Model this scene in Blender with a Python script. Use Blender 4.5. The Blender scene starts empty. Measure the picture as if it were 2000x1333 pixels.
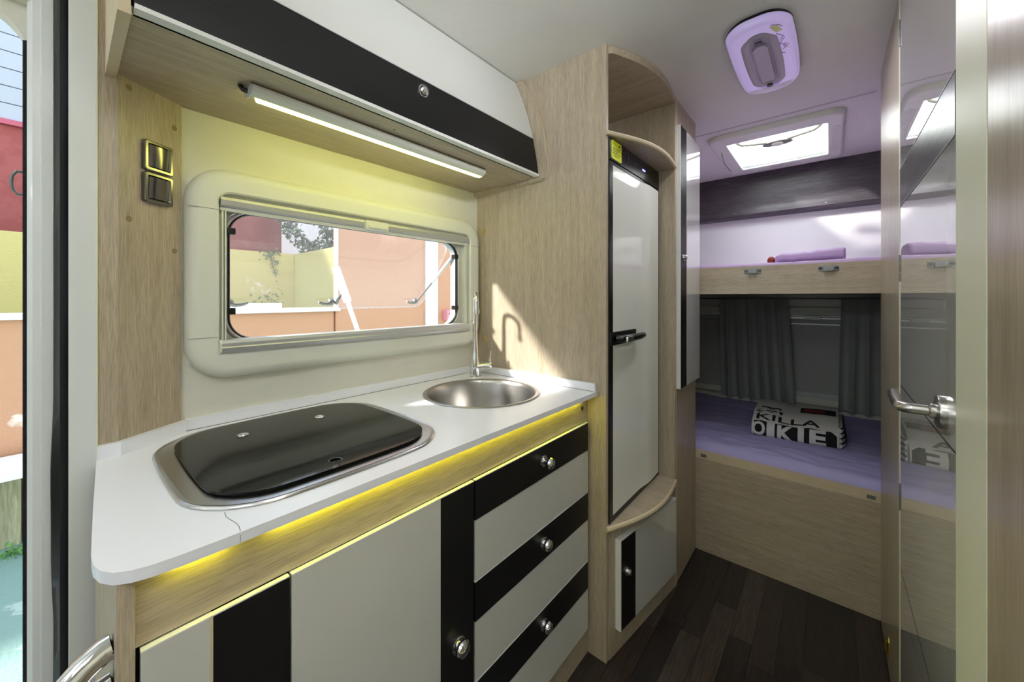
import bpy, bmesh, math, random
from mathutils import Vector, Matrix, noise
random.seed(7)
C = bpy.context.scene.collection
S = bpy.context.scene

# ---------------------------------------------------------------- camera
EYE = 1.168
cam = bpy.data.cameras.new('camera'); co = bpy.data.objects.new('camera', cam); C.objects.link(co)
co.location = (0, 0, EYE)
co.rotation_euler = (math.radians(90), 0, math.radians(-90 + 40.1))
cam.sensor_fit = 'HORIZONTAL'; cam.sensor_width = 36; cam.lens = 738 / 2000 * 36
cam.shift_y = -(666.5 - 582) / 2000
cam.clip_start = 0.02; cam.clip_end = 200
S.camera = co
# ---------------------------------------------------------------- world, sun, exposure
W = bpy.data.worlds.new('world'); S.world = W; W.use_nodes = True
wn = W.node_tree; wn.nodes.clear()
wo = wn.nodes.new('ShaderNodeOutputWorld'); bg = wn.nodes.new('ShaderNodeBackground')
tc = wn.nodes.new('ShaderNodeTexCoord'); sp = wn.nodes.new('ShaderNodeSeparateXYZ'); rp = wn.nodes.new('ShaderNodeValToRGB')
rp.color_ramp.elements[0].position = 0.0; rp.color_ramp.elements[0].color = (0.86, 0.90, 0.95, 1)
rp.color_ramp.elements[1].position = 0.9; rp.color_ramp.elements[1].color = (0.62, 0.78, 1.0, 1)
wn.links.new(tc.outputs['Generated'], sp.inputs[0]); wn.links.new(sp.outputs['Z'], rp.inputs[0])
wn.links.new(rp.outputs[0], bg.inputs[0]); bg.inputs[1].default_value = 1.35
wn.links.new(bg.outputs[0], wo.inputs[0])
sun = bpy.data.lights.new('sun', 'SUN'); sun.energy = 7.5; sun.angle = math.radians(4.5); sun.color = (1.0, 0.97, 0.9)
so = bpy.data.objects.new('sun', sun); C.objects.link(so); so.location = (-4, 4, 6)
so.rotation_euler = Vector((0.81, -0.56, -0.62)).to_track_quat('-Z', 'Y').to_euler()
# fill lights added under the ceiling behind the camera, no fixtures modelled
def area_fill(x, y, sx, sy, e, col=(0.93, 0.96, 1.0)):
    l = bpy.data.lights.new('fill_light', 'AREA'); l.shape = 'RECTANGLE'; l.size = sx; l.size_y = sy; l.energy = e; l.color = col
    o = bpy.data.objects.new('fill_light', l); C.objects.link(o); o.location = (x, y, 1.955); return o
area_fill(-0.75, 0.0, 0.5, 0.5, 3.0)
area_fill(-1.7, 0.1, 0.4, 0.6, 1.5)
area_fill(1.50, 0.165, 0.28, 0.07, 1.6, (0.97, 0.95, 1.0)).location.z = 1.935      # added fill below the aisle lamp's unlit lens, brightens fridge and lower bunk
# added fills behind the camera, tilted up to brighten ceiling and overhead cabinet
def up_fill(x, y, z, sx, sy, e, d, spread=180):
    o = area_fill(x, y, sx, sy, e); o.location.z = z; o.rotation_euler = Vector(d).to_track_quat('-Z', 'Y').to_euler(); o.data.spread = math.radians(spread)
up_fill(-0.05, -0.50, 1.70, 0.35, 0.12, 13, (0.6, 0.45, 0.62), 115)
up_fill(-1.3, 0.9, 1.55, 0.8, 0.12, 6, (0.6, -0.3, 1))
# added area light above the roof hatch, strengthens the daylight through it
hl = area_fill(2.46, 0.21, 0.6, 0.5, 12, (0.95, 0.97, 1.0)); hl.location.z = 2.35
S.view_settings.view_transform = 'Standard'; S.view_settings.look = 'None'
S.view_settings.gamma = 1; S.view_settings.use_curve_mapping = False
S.view_settings.exposure = 0.72

# ---------------------------------------------------------------- materials
def srgb(r, g, b):
    f = lambda c: ((c / 255) / 12.92 if c / 255 <= 0.04045 else (((c / 255) + 0.055) / 1.055) ** 2.4)
    return (f(r), f(g), f(b), 1)
def base(name):
    m = bpy.data.materials.new(name); m.use_nodes = True
    return m, m.node_tree, m.node_tree.nodes['Principled BSDF']
def mat(name, col, rough=0.5, metal=0.0, coat=0.0, bump=0.0, bscale=300, var=0.0, vscale=4, coat_rough=0.03, spec=0.5, aniso=None):
    m, nt, b = base(name)
    b.inputs['Base Color'].default_value = col; b.inputs['Roughness'].default_value = rough
    b.inputs['Metallic'].default_value = metal; b.inputs['Coat Weight'].default_value = coat
    b.inputs['Coat Roughness'].default_value = coat_rough; b.inputs['Specular IOR Level'].default_value = spec
    t = nt.nodes.new('ShaderNodeTexCoord')
    mp = nt.nodes.new('ShaderNodeMapping'); nt.links.new(t.outputs['Object'], mp.inputs[0])
    if aniso: mp.inputs['Scale'].default_value = aniso
    n = nt.nodes.new('ShaderNodeTexNoise'); n.inputs['Scale'].default_value = vscale; n.inputs['Detail'].default_value = 4
    nt.links.new(mp.outputs[0], n.inputs['Vector'])
    mx = nt.nodes.new('ShaderNodeMix'); mx.data_type = 'RGBA'
    mx.inputs['A'].default_value = [c * (1 - var) for c in col[:3]] + [1]
    mx.inputs['B'].default_value = [min(1, c * (1 + var)) for c in col[:3]] + [1]
    nt.links.new(n.outputs['Fac'], mx.inputs['Factor']); nt.links.new(mx.outputs['Result'], b.inputs['Base Color'])
    if bump:
        n2 = nt.nodes.new('ShaderNodeTexNoise'); n2.inputs['Scale'].default_value = bscale; n2.inputs['Detail'].default_value = 3
        nt.links.new(mp.outputs[0], n2.inputs['Vector'])
        bp = nt.nodes.new('ShaderNodeBump'); bp.inputs['Strength'].default_value = bump; bp.inputs['Distance'].default_value = 0.002
        nt.links.new(n2.outputs['Fac'], bp.inputs['Height']); nt.links.new(bp.outputs[0], b.inputs['Normal'])
    return m
def wood(name, light, dark, scale, rough=0.42, coat=0.15, amount=1.0, fine=1.0):
    """laminate: fine pores stretched along the grain. scale = per-axis noise scale"""
    m, nt, b = base(name)
    t = nt.nodes.new('ShaderNodeTexCoord'); mp = nt.nodes.new('ShaderNodeMapping')
    mp.inputs['Scale'].default_value = scale; nt.links.new(t.outputs['Object'], mp.inputs[0])
    n = nt.nodes.new('ShaderNodeTexNoise'); n.inputs['Scale'].default_value = 1; n.inputs['Detail'].default_value = 5; n.inputs['Roughness'].default_value = 0.62
    nt.links.new(mp.outputs[0], n.inputs['Vector'])
    r = nt.nodes.new('ShaderNodeValToRGB'); r.color_ramp.elements[0].position = 0.36; r.color_ramp.elements[1].position = 0.62
    r.color_ramp.elements[0].color = dark; r.color_ramp.elements[1].color = light
    nt.links.new(n.outputs['Fac'], r.inputs[0])
    mp2 = nt.nodes.new('ShaderNodeMapping'); mp2.inputs['Scale'].default_value = [s * 0.09 for s in scale]; nt.links.new(t.outputs['Object'], mp2.inputs[0])
    n2 = nt.nodes.new('ShaderNodeTexNoise'); n2.inputs['Scale'].default_value = 1; n2.inputs['Detail'].default_value = 3
    nt.links.new(mp2.outputs[0], n2.inputs['Vector'])
    r2 = nt.nodes.new('ShaderNodeValToRGB'); r2.color_ramp.elements[0].color = (0.84, 0.82, 0.8, 1); r2.color_ramp.elements[1].color = (1, 1, 1, 1)
    r2.color_ramp.elements[0].position = 0.3; r2.color_ramp.elements[1].position = 0.65
    nt.links.new(n2.outputs['Fac'], r2.inputs[0])
    mx = nt.nodes.new('ShaderNodeMix'); mx.data_type = 'RGBA'; mx.blend_type = 'MULTIPLY'; mx.inputs['Factor'].default_value = amount
    nt.links.new(r.outputs[0], mx.inputs['A']); nt.links.new(r2.outputs[0], mx.inputs['B'])
    nt.links.new(mx.outputs['Result'], b.inputs['Base Color'])
    b.inputs['Roughness'].default_value = rough; b.inputs['Coat Weight'].default_value = coat; b.inputs['Coat Roughness'].default_value = 0.25
    bp = nt.nodes.new('ShaderNodeBump'); bp.inputs['Strength'].default_value = 0.12 * fine; bp.inputs['Distance'].default_value = 0.001
    nt.links.new(n.outputs['Fac'], bp.inputs['Height']); nt.links.new(bp.outputs[0], b.inputs['Normal'])
    return m
def emit(name, col, strength):
    m, nt, b = base(name); b.inputs['Base Color'].default_value = col
    b.inputs['Emission Color'].default_value = col; b.inputs['Emission Strength'].default_value = strength
    return m
OAKL, OAKD = srgb(193, 180, 157), srgb(165, 151, 129)
M = {}
M['oak_v'] = wood('oak_vertical', OAKL, OAKD, (620, 620, 26))
M['oak_x'] = wood('oak_grain_along_kitchen', OAKL, OAKD, (26, 620, 620))
M['oak_y'] = wood('oak_grain_across', OAKL, OAKD, (620, 26, 620))
M['oak_wall'] = wood('oak_wall_gloss', srgb(194, 182, 160), srgb(170, 157, 135), (420, 420, 14), rough=0.3, coat=0.35)
M['oak_matte'] = wood('oak_matte', OAKL, OAKD, (620, 620, 26), rough=0.7, coat=0.0)
M['oak_edge'] = mat('oak_edge_band', srgb(205, 190, 160), 0.45, var=0.06, vscale=40)
M['dark_wood'] = wood('dark_valance', srgb(84, 76, 82), srgb(60, 53, 59), (160, 12, 160), rough=0.45, coat=0.2)
M['wall'] = mat('cream_wall_foil', srgb(226, 225, 212), 0.5, bump=0.25, bscale=420, var=0.03, vscale=25)
M['ceiling'] = mat('ceiling_foil', srgb(222, 221, 214), 0.7, bump=0.3, bscale=300, var=0.04, vscale=9)
M['rearwall'] = mat('rear_wall_foil', srgb(228, 225, 226), 0.35, bump=0.1, bscale=300, coat=0.25, coat_rough=0.2)
M['white_plastic'] = mat('cream_plastic', srgb(228, 230, 218), 0.4, bump=0.08, bscale=700)
M['white_frame'] = mat('white_door_frame', srgb(226, 230, 230), 0.35, coat=0.2)
M['cream_jamb'] = mat('cream_jamb', srgb(232, 234, 212), 0.4)
M['kit_white'] = mat('white_front', srgb(203, 204, 199), 0.3, coat=0.4, coat_rough=0.1)
M['gloss_white'] = mat('glossy_white_front', srgb(236, 237, 234), 0.0, coat=1.0, coat_rough=0.0)
for n_ in M['gloss_white'].node_tree.nodes:
    if n_.type == 'BSDF_PRINCIPLED': n_.inputs['IOR'].default_value = 2.0; n_.inputs['Coat IOR'].default_value = 2.9
M['fridge_white'] = mat('fridge_white', srgb(234, 237, 228), 0.015)
M['white_edge'] = mat('white_edge', srgb(232, 233, 230), 0.4)
M['black'] = mat('black_laminate', srgb(15, 15, 17), 0.42, bump=0.15, bscale=60, aniso=(0.6, 6, 6), spec=0.35)
M['black_gloss'] = mat('black_plastic', srgb(10, 10, 12), 0.25)
M['rubber'] = mat('black_rubber', srgb(12, 12, 13), 0.35, bump=0.5, bscale=18)
M['brush'] = mat('brush_seal', srgb(10, 10, 12), 0.9, bump=1.0, bscale=300)
M['counter'] = mat('white_worktop', srgb(243, 245, 253), 0.28, var=0.01, coat=0.2, coat_rough=0.2)
M['steel'] = mat('brushed_steel', srgb(190, 190, 190), 0.26, metal=1, bump=0.06, bscale=60, aniso=(1, 18, 18))
M['sinksteel'] = mat('satin_steel_bowl', srgb(172, 170, 166), 0.3, metal=1)
M['chrome'] = mat('chrome', srgb(225, 226, 228), 0.06, metal=1)
M['nickel'] = mat('satin_nickel', srgb(190, 188, 184), 0.25, metal=1)
M['switchmetal'] = mat('shiny_switch_metal', srgb(128, 126, 124), 0.14, metal=1)
M['alu'] = mat('aluminium', srgb(196, 198, 200), 0.4, metal=0.45)
M['greymetal'] = mat('grey_latch', srgb(128, 130, 130), 0.35, metal=0.5)
M['blackglass'] = mat('black_glass', srgb(14, 14, 13), 0.05, spec=0.22)
M['hatch_plastic'] = mat('hatch_grey_plastic', srgb(150, 150, 140), 0.5)
M['plug'] = mat('screw_cover', srgb(176, 152, 96), 0.5)
M['plug_dark'] = mat('screw_cover_brown', srgb(138, 118, 86), 0.5)
M['brass'] = mat('brass', srgb(190, 165, 85), 0.3, metal=0.9)
M['brown_dot'] = mat('dark_brown_plastic', srgb(45, 22, 14), 0.4)
M['led'] = emit('led_diffuser', (0.96, 0.95, 0.22, 1), 5.0)
M['led_yellow'] = emit('led_strip_yellow', (0.95, 0.91, 0.02, 1), 13.0)
M['led_blue'] = emit('led_blue', (0.25, 0.2, 1.0, 1), 2.5)
M['lavender'] = mat('lavender_glow_plastic', srgb(206, 192, 236), 0.2)
for n_ in M['lavender'].node_tree.nodes:
    if n_.type == 'BSDF_PRINCIPLED': n_.inputs['Emission Color'].default_value = (0.62, 0.48, 0.95, 1); n_.inputs['Emission Strength'].default_value = 0.18  # faint lavender glow added to the lamp housing
M['lilac'] = mat('lilac_band', srgb(226, 218, 238), 0.25, coat=0.6)
M['grey_lens'] = mat('grey_lamp_lens', srgb(170, 162, 178), 0.3, coat=0.3)
M['grey_lens2'] = mat('grey_lamp_lens_inner', srgb(150, 142, 160), 0.35, coat=0.3)
M['sheet'] = mat('lavender_sheet', srgb(178, 172, 222), 0.85, bump=0.5, bscale=60, var=0.05, vscale=14)
M['sheet_up'] = mat('violet_sheet', srgb(192, 168, 206), 0.85, bump=0.4, bscale=60, var=0.05, vscale=14)
M['curtain'] = mat('grey_curtain', srgb(160, 164, 162), 0.85, bump=0.3, bscale=500, var=0.05, vscale=20)
M['blind'] = mat('roller_blind', srgb(176, 178, 178), 0.6)
M['towel_w'] = mat('white_towel', srgb(214, 213, 212), 0.95, bump=0.8, bscale=250)
M['towel_k'] = mat('black_print', srgb(16, 16, 18), 0.9, bump=0.5, bscale=250)
M['towel_r'] = mat('dark_red_print', srgb(120, 34, 24), 0.9, bump=0.5, bscale=250)
M['sticker'] = mat('yellow_sticker', srgb(214, 222, 30), 0.4)
M['redbrown'] = mat('redbrown_cloth', srgb(150, 62, 44), 0.85)
M['yellowprint'] = mat('pale_yellow_print', srgb(226, 226, 160), 0.4)
M['printline'] = mat('blue_grey_print', srgb(110, 105, 150), 0.4)
M['pinkprint'] = mat('pink_print', srgb(232, 150, 185), 0.4)
# acrylic / glass (thin: transparent mixed with a real reflection)
def thin_glass(name, tint, refl=0.06, frost=0.0):
    m = bpy.data.materials.new(name); m.use_nodes = True; nt = m.node_tree; nt.nodes.clear()
    o = nt.nodes.new('ShaderNodeOutputMaterial'); tr = nt.nodes.new('ShaderNodeBsdfTransparent'); tr.inputs[0].default_value = tint
    g = nt.nodes.new('ShaderNodeBsdfGlossy'); g.inputs['Roughness'].default_value = 0.03
    lw_ = nt.nodes.new('ShaderNodeLayerWeight'); lw_.inputs[0].default_value = 0.5
    pw = nt.nodes.new('ShaderNodeMath'); pw.operation = 'POWER'; pw.inputs[1].default_value = 5; nt.links.new(lw_.outputs['Facing'], pw.inputs[0])
    fr = nt.nodes.new('ShaderNodeMath'); fr.operation = 'MULTIPLY_ADD'; fr.inputs[1].default_value = 0.9; fr.inputs[2].default_value = 0.03; nt.links.new(pw.outputs[0], fr.inputs[0])
    mx = nt.nodes.new('ShaderNodeMixShader'); nt.links.new(fr.outputs[0], mx.inputs[0])
    nt.links.new(tr.outputs[0], mx.inputs[1]); nt.links.new(g.outputs[0], mx.inputs[2]); last = mx
    if frost:
        tl = nt.nodes.new('ShaderNodeBsdfTranslucent'); tl.inputs[0].default_value = (0.95, 0.96, 0.97, 1)
        m2 = nt.nodes.new('ShaderNodeMixShader'); m2.inputs[0].default_value = frost
        nt.links.new(mx.outputs[0], m2.inputs[1]); nt.links.new(tl.outputs[0], m2.inputs[2]); last = m2
    nt.links.new(last.outputs[0], o.inputs[0]); return m
M['acrylic'] = thin_glass('window_acrylic', (0.93, 0.92, 0.93, 1), frost=0.022)
M['acrylic_rim'] = thin_glass('acrylic_rim', (0.85, 0.85, 0.86, 1), frost=0.12)
M['glass'] = thin_glass('window_glass', (0.9, 0.92, 0.92, 1))
M['dome'] = thin_glass('frosted_dome', (0.95, 0.96, 1, 1), frost=0.62)
# outside
def stain(name, c1, c2, sc, thr, rough=0.8, c3=None, bump=0.5):
    m, nt, b = base(name); t = nt.nodes.new('ShaderNodeTexCoord')
    n = nt.nodes.new('ShaderNodeTexNoise'); n.inputs['Scale'].default_value = sc; n.inputs['Detail'].default_value = 6; n.inputs['Roughness'].default_value = 0.6
    nt.links.new(t.outputs['Object'], n.inputs['Vector'])
    r = nt.nodes.new('ShaderNodeValToRGB'); e = r.color_ramp.elements
    e[0].position = thr; e[0].color = c1; e[1].position = thr + 0.05; e[1].color = c2
    nt.links.new(n.outputs['Fac'], r.inputs[0]); nt.links.new(r.outputs[0], b.inputs['Base Color']); b.inputs['Roughness'].default_value = rough
    n2 = nt.nodes.new('ShaderNodeTexNoise'); n2.inputs['Scale'].default_value = 60; n2.inputs['Detail'].default_value = 5
    nt.links.new(t.outputs['Object'], n2.inputs['Vector'])
    bp = nt.nodes.new('ShaderNodeBump'); bp.inputs['Strength'].default_value = bump; bp.inputs['Distance'].default_value = 0.01
    nt.links.new(n2.outputs['Fac'], bp.inputs['Height']); nt.links.new(bp.outputs[0], b.inputs['Normal']); return m
M['orange'] = stain('orange_render', srgb(198, 152, 120), srgb(232, 222, 208), 2.4, 0.69)
M['yellow'] = stain('yellow_render', srgb(206, 200, 132), srgb(238, 236, 226), 1.6, 0.64)
M['red'] = stain('red_render', srgb(158, 84, 80), srgb(165, 92, 88), 3, 0.5)
M['out_white'] = mat('white_plaster', srgb(235, 235, 232), 0.8, bump=0.3, bscale=30)
M['siding'] = mat('pale_siding', srgb(176, 188, 198), 0.6)
M['bench'] = wood('weathered_board', srgb(190, 190, 160), srgb(150, 150, 120), (60, 60, 5), rough=0.8, coat=0)
M['ground'] = stain('green_concrete', srgb(128, 158, 148), srgb(170, 190, 180), 6, 0.6)
M['leaf'] = mat('leaf', srgb(100, 122, 92), 0.6, var=0.3, vscale=30)
M['stem'] = mat('stem', srgb(110, 100, 80), 0.8)
M['pinkbox'] = mat('pink_box', srgb(225, 150, 160), 0.6)
M['dark_slot'] = mat('dark_slot', srgb(40, 30, 30), 0.6)
PL = []
for i, (a, b_) in enumerate([((58, 46, 40), (34, 27, 24)), ((46, 37, 33), (26, 21, 19)), ((38, 31, 28), (22, 18, 17)), ((52, 43, 38), (28, 23, 21)), ((76, 66, 58), (44, 37, 33))]):
    PL.append(wood('floor_plank_wood_%d' % i, srgb(*a), srgb(*b_), (9, 160, 160), rough=0.38, coat=0.15, fine=1.5))

# ---------------------------------------------------------------- mesh helpers
def finish(bm, name, m, parent=None, smooth=True, mats=None, angle=32):
    bmesh.ops.recalc_face_normals(bm, faces=bm.faces[:])
    me = bpy.data.meshes.new(name); bm.to_mesh(me); bm.free()
    for x in (mats or [m]): me.materials.append(x)
    if smooth:
        for p in me.polygons: p.use_smooth = True
        me.set_sharp_from_angle(angle=math.radians(angle))
    o = bpy.data.objects.new(name, me); C.objects.link(o)
    if smooth and angle < 60:
        w = o.modifiers.new('normals', 'WEIGHTED_NORMAL'); w.keep_sharp = True; w.weight = 90
    if parent is not None:
        o.parent = parent; o.matrix_parent_inverse = Matrix.Translation(-Vector(world_loc(parent)))
    return o
def world_loc(p):
    v = Vector(p.location)
    if p.parent is not None and p.type == 'MESH': return (0, 0, 0)
    return v
def thing(name, label, cat, loc=(0, 0, 0), group=None):
    o = bpy.data.objects.new(name, None); C.objects.link(o); o.location = loc; o.empty_display_size = 0.05
    o['label'] = label; o['category'] = cat
    if group: o['group'] = group
    return o
def tag(o, label, cat, group=None, kind=None):
    o['label'] = label; o['category'] = cat
    if group: o['group'] = group
    if kind: o['kind'] = kind
    return o
def struct(o, label, cat):
    o['kind'] = 'structure'; o['label'] = label; o['category'] = cat; return o
def B(): return bmesh.new()
def box(bm, x0, x1, y0, y1, z0, z1, bev=0.0, seg=2):
    t = bmesh.new()
    bmesh.ops.create_cube(t, size=1)
    for v in t.verts:
        v.co = Vector(((x0 + x1) / 2 + v.co.x * (x1 - x0), (y0 + y1) / 2 + v.co.y * (y1 - y0), (z0 + z1) / 2 + v.co.z * (z1 - z0)))
    if bev: bmesh.ops.bevel(t, geom=t.edges[:], offset=bev, segments=seg, profile=0.6, affect='EDGES')
    merge(bm, t); return bm
def merge(bm, t, M4=None):
    me = bpy.data.meshes.new('t'); t.to_mesh(me); t.free()
    if M4 is not None: me.transform(M4)
    bm.from_mesh(me); bpy.data.meshes.remove(me)
def tube(bm, pts, r, n=12, cap=True, flat=None):
    pts = [Vector(p) for p in pts]; rs = r if isinstance(r, (list, tuple)) else [r] * len(pts)
    loops = []; up = None
    for i, p in enumerate(pts):
        d = (pts[min(i + 1, len(pts) - 1)] - pts[max(i - 1, 0)]).normalized()
        if up is None: up = Vector((0, 0, 1)) if abs(d.z) < 0.9 else Vector((1, 0, 0))
        a = d.cross(up).normalized(); b = a.cross(d).normalized(); up = b
        loops.append([bm.verts.new(p + (a * math.cos(t) * (flat or 1) + b * math.sin(t)) * rs[i]) for t in [2 * math.pi * k / n for k in range(n)]])
    for A, Bq in zip(loops, loops[1:]):
        for k in range(n): bm.faces.new((A[k], A[(k + 1) % n], Bq[(k + 1) % n], Bq[k]))
    if cap: bm.faces.new(loops[0][::-1]); bm.faces.new(loops[-1])
    return bm
def lathe(bm, prof, c, axis=(0, 0, 1), n=32):
    """prof: list of (radius, height along axis)"""
    q = Vector((0, 0, 1)).rotation_difference(Vector(axis).normalized()); c = Vector(c); loops = []
    for r, h in prof:
        if r < 1e-6: loops.append([bm.verts.new(c + q @ Vector((0, 0, h)))])
        else: loops.append([bm.verts.new(c + q @ Vector((r * math.cos(2 * math.pi * k / n), r * math.sin(2 * math.pi * k / n), h))) for k in range(n)])
    for A, Bq in zip(loops, loops[1:]):
        for k in range(n):
            f = [A[k % len(A)], A[(k + 1) % len(A)], Bq[(k + 1) % len(Bq)], Bq[k % len(Bq)]]
            u = []
            for v in f:
                if v not in u: u.append(v)
            if len(u) >= 3: bm.faces.new(u)
    return bm
def rrect(x0, x1, y0, y1, r, n=8, bulge=0.0):
    out = []; r = max(r, 0.0005)
    for cx, cy, a0 in ((x1 - r, y1 - r, 0), (x0 + r, y1 - r, 90), (x0 + r, y0 + r, 180), (x1 - r, y0 + r, 270)):
        for k in range(n + 1):
            a = math.radians(a0 + 90 * k / n); out.append((cx + r * math.cos(a), cy + r * math.sin(a)))
    if bulge:
        mx, my = (x0 + x1) / 2, (y0 + y1) / 2; hx, hy = (x1 - x0) / 2, (y1 - y0) / 2; o2 = []
        full = []
        for i, p in enumerate(out):
            q = out[(i + 1) % len(out)]; full.append(p)
            L = math.hypot(q[0] - p[0], q[1] - p[1])
            m_ = 10 if L > r else 1
            for k in range(1, m_): full.append((p[0] + (q[0] - p[0]) * k / m_, p[1] + (q[1] - p[1]) * k / m_))
        for x, y in full:
            u, v = (x - mx) / hx, (y - my) / hy
            o2.append((x + bulge * u * (1 - v * v), y + bulge * v * (1 - u * u)))
        out = o2
    return out
AX = {'x': lambda p, t: (t, p[0], p[1]), 'y': lambda p, t: (p[0], t, p[1]), 'z': lambda p, t: (p[0], p[1], t)}
def plate(bm, outline, holes, axis, t0, t1, fn=None):
    """flat plate with holes, extruded from t0 to t1 along an axis"""
    mp = fn or AX[axis]; t = bmesh.new(); loops = []
    for L in [outline] + list(holes): loops.append([t.verts.new((p[0], p[1], 0)) for p in L])
    ed = []
    for L in loops:
        for i in range(len(L)): ed.append(t.edges.new((L[i], L[(i + 1) % len(L)])))
    bmesh.ops.triangle_fill(t, use_beauty=True, use_dissolve=False, edges=ed)
    idx = {v: i for i, v in enumerate(t.verts)}; t.verts.index_update()
    tris = [[v.index for v in f.verts] for f in t.faces]; cos = [tuple(v.co) for v in t.verts]
    lidx = [[v.index for v in L] for L in loops]; t.free()
    lo = [bm.verts.new(mp(c, t0)) for c in cos]; hi = [bm.verts.new(mp(c, t1)) for c in cos]
    for tr in tris:
        bm.faces.new([lo[i] for i in tr]); bm.faces.new([hi[i] for i in tr[::-1]])
    for L in lidx:
        for i in range(len(L)):
            a, b = L[i], L[(i + 1) % len(L)]; bm.faces.new((lo[a], lo[b], hi[b], hi[a]))
    return bm
def ringloft(bm, loops, closed=False):
    vs = [[bm.verts.new(p) for p in L] for L in loops]
    if closed: vs.append(vs[0])
    for A, Bq in zip(vs, vs[1:]):
        n = len(A)
        for k in range(n): bm.faces.new((A[k], A[(k + 1) % n], Bq[(k + 1) % n], Bq[k]))
    return bm
def frame(bm, x0, x1, z0, z1, r, prof, axis='y', n=8, closed=True):
    """moulded ring; prof = (inset, depth)"""
    return ringloft(bm, [[AX[axis](p, d) for p in rrect(x0 + i, x1 - i, z0 + i, z1 - i, max(r - i, 0.004), n)] for i, d in prof], closed)
def rect(x0, x1, y0, y1): return [(x0, y0), (x1, y0), (x1, y1), (x0, y1)]
def prism(bm, poly, axis, t0, t1, bev=0):
    t = bmesh.new(); plate(t, poly, [], axis, t0, t1)
    if bev: bmesh.ops.bevel(t, geom=[e for e in t.edges if e.calc_face_angle(0) > 0.5], offset=bev, segments=2, affect='EDGES')
    merge(bm, t); return bm
def quickbox(name, m, parent, *a, bev=0.0015): return finish(box(B(), *a, bev=bev), name, m, parent)

YW = 1.13; XP = 1.114; CEIL = 1.98; XR = 2.95; YR = -0.14; YO = -1.02; XF = -2.3
# ================================================================ STRUCTURE
# floor with planks
fl = struct(finish(box(B(), XF, XR, YO, YW + 0.03, -0.05, -0.004), 'floor', PL[2]), 'dark brown wood strip floor of the caravan aisle', 'floor')
row = 0; y = YR - 0.0; pw = 0.0675; count = 0
ys = []
y = YR + 0.004
while y < 0.62: ys.append(y); y += pw
for y in ys:
    x = 1.9 - random.uniform(0.1, 0.42)
    xe = 1.9
    while xe > -0.75 and count < 290:
        L = random.choice([0.28, 0.36, 0.45, 0.52]); L = random.uniform(0.25, 0.5) if xe == 1.9 else L
        x0 = max(xe - L, -0.75)
        bm = B(); box(bm, x0 + 0.0004, xe - 0.0004, y + 0.0004, y + pw - 0.0004, -0.004, 0.0)
        finish(bm, 'plank', random.choices(PL, [3, 3, 4, 3, 2])[0], fl, smooth=False); count += 1
        xe = x0
quickbox('floor_sheet', PL[2], fl, XF + 0.001, -0.751, YO + 0.001, YW - 0.001, -0.004, 0.0, bev=0)
# ceiling with skylight opening
SK = (2.215, 2.705, 0.008, 0.412)
bm = B(); plate(bm, rect(XF, XR, YO, YW + 0.03), [rrect(SK[0] - 0.01, SK[1] + 0.01, SK[2] - 0.01, SK[3] + 0.01, 0.02, 4)], 'z', CEIL, CEIL + 0.035)
ce = struct(finish(bm, 'ceiling', M['ceiling']), 'pale grey foil-covered caravan ceiling', 'ceiling')
tr = quickbox('trim_1', mat('ceiling_seam', srgb(188, 186, 184), 0.6), None, 2.052, 2.060, YR, 1.12, CEIL - 0.0025, CEIL + 0.001, bev=0.0008)
struct(tr, 'thin seam strip across the ceiling in front of the roof hatch', 'trim')
# kitchen-side wall with entry doorway and window hole
DX0, DX1, DZ1 = -0.66, -0.043, 1.695
def door_loop():
    L = [(DX0, 0.0), (DX1, 0.0)]; r = 0.075
    for k in range(9): a = math.radians(90 * k / 8); L.append((DX1 - r + r * math.cos(a), DZ1 - r + r * math.sin(a)))
    for k in range(9): a = math.radians(90 + 90 * k / 8); L.append((DX0 + r + r * math.cos(a), DZ1 - r + r * math.sin(a)))
    return L
dl = door_loop()
WI = (0.262, 0.995, 1.066, 1.378)
out = [(XF, -0.05), (DX0, -0.05), (DX0, 0.0)] + dl[2:][::-1][0:] + [(DX1, 0.0), (DX1, -0.05), (XR, -0.05), (XR, CEIL + 0.03), (XF, CEIL + 0.03)]
lw = [(-2.0, 1.05), (-0.9, 1.5)]
bm = B(); plate(bm, out, [rrect(WI[0] - .012, WI[1] + .012, WI[2] - .012, WI[3] + .012, 0.06, 8), rrect(-2.05, -0.95, 0.95, 1.5, 0.06, 6)], 'y', YW, YW + 0.035)
struct(finish(bm, 'wall_left', M['wall']), 'cream foil wall behind the kitchen worktop', 'wall')
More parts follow.
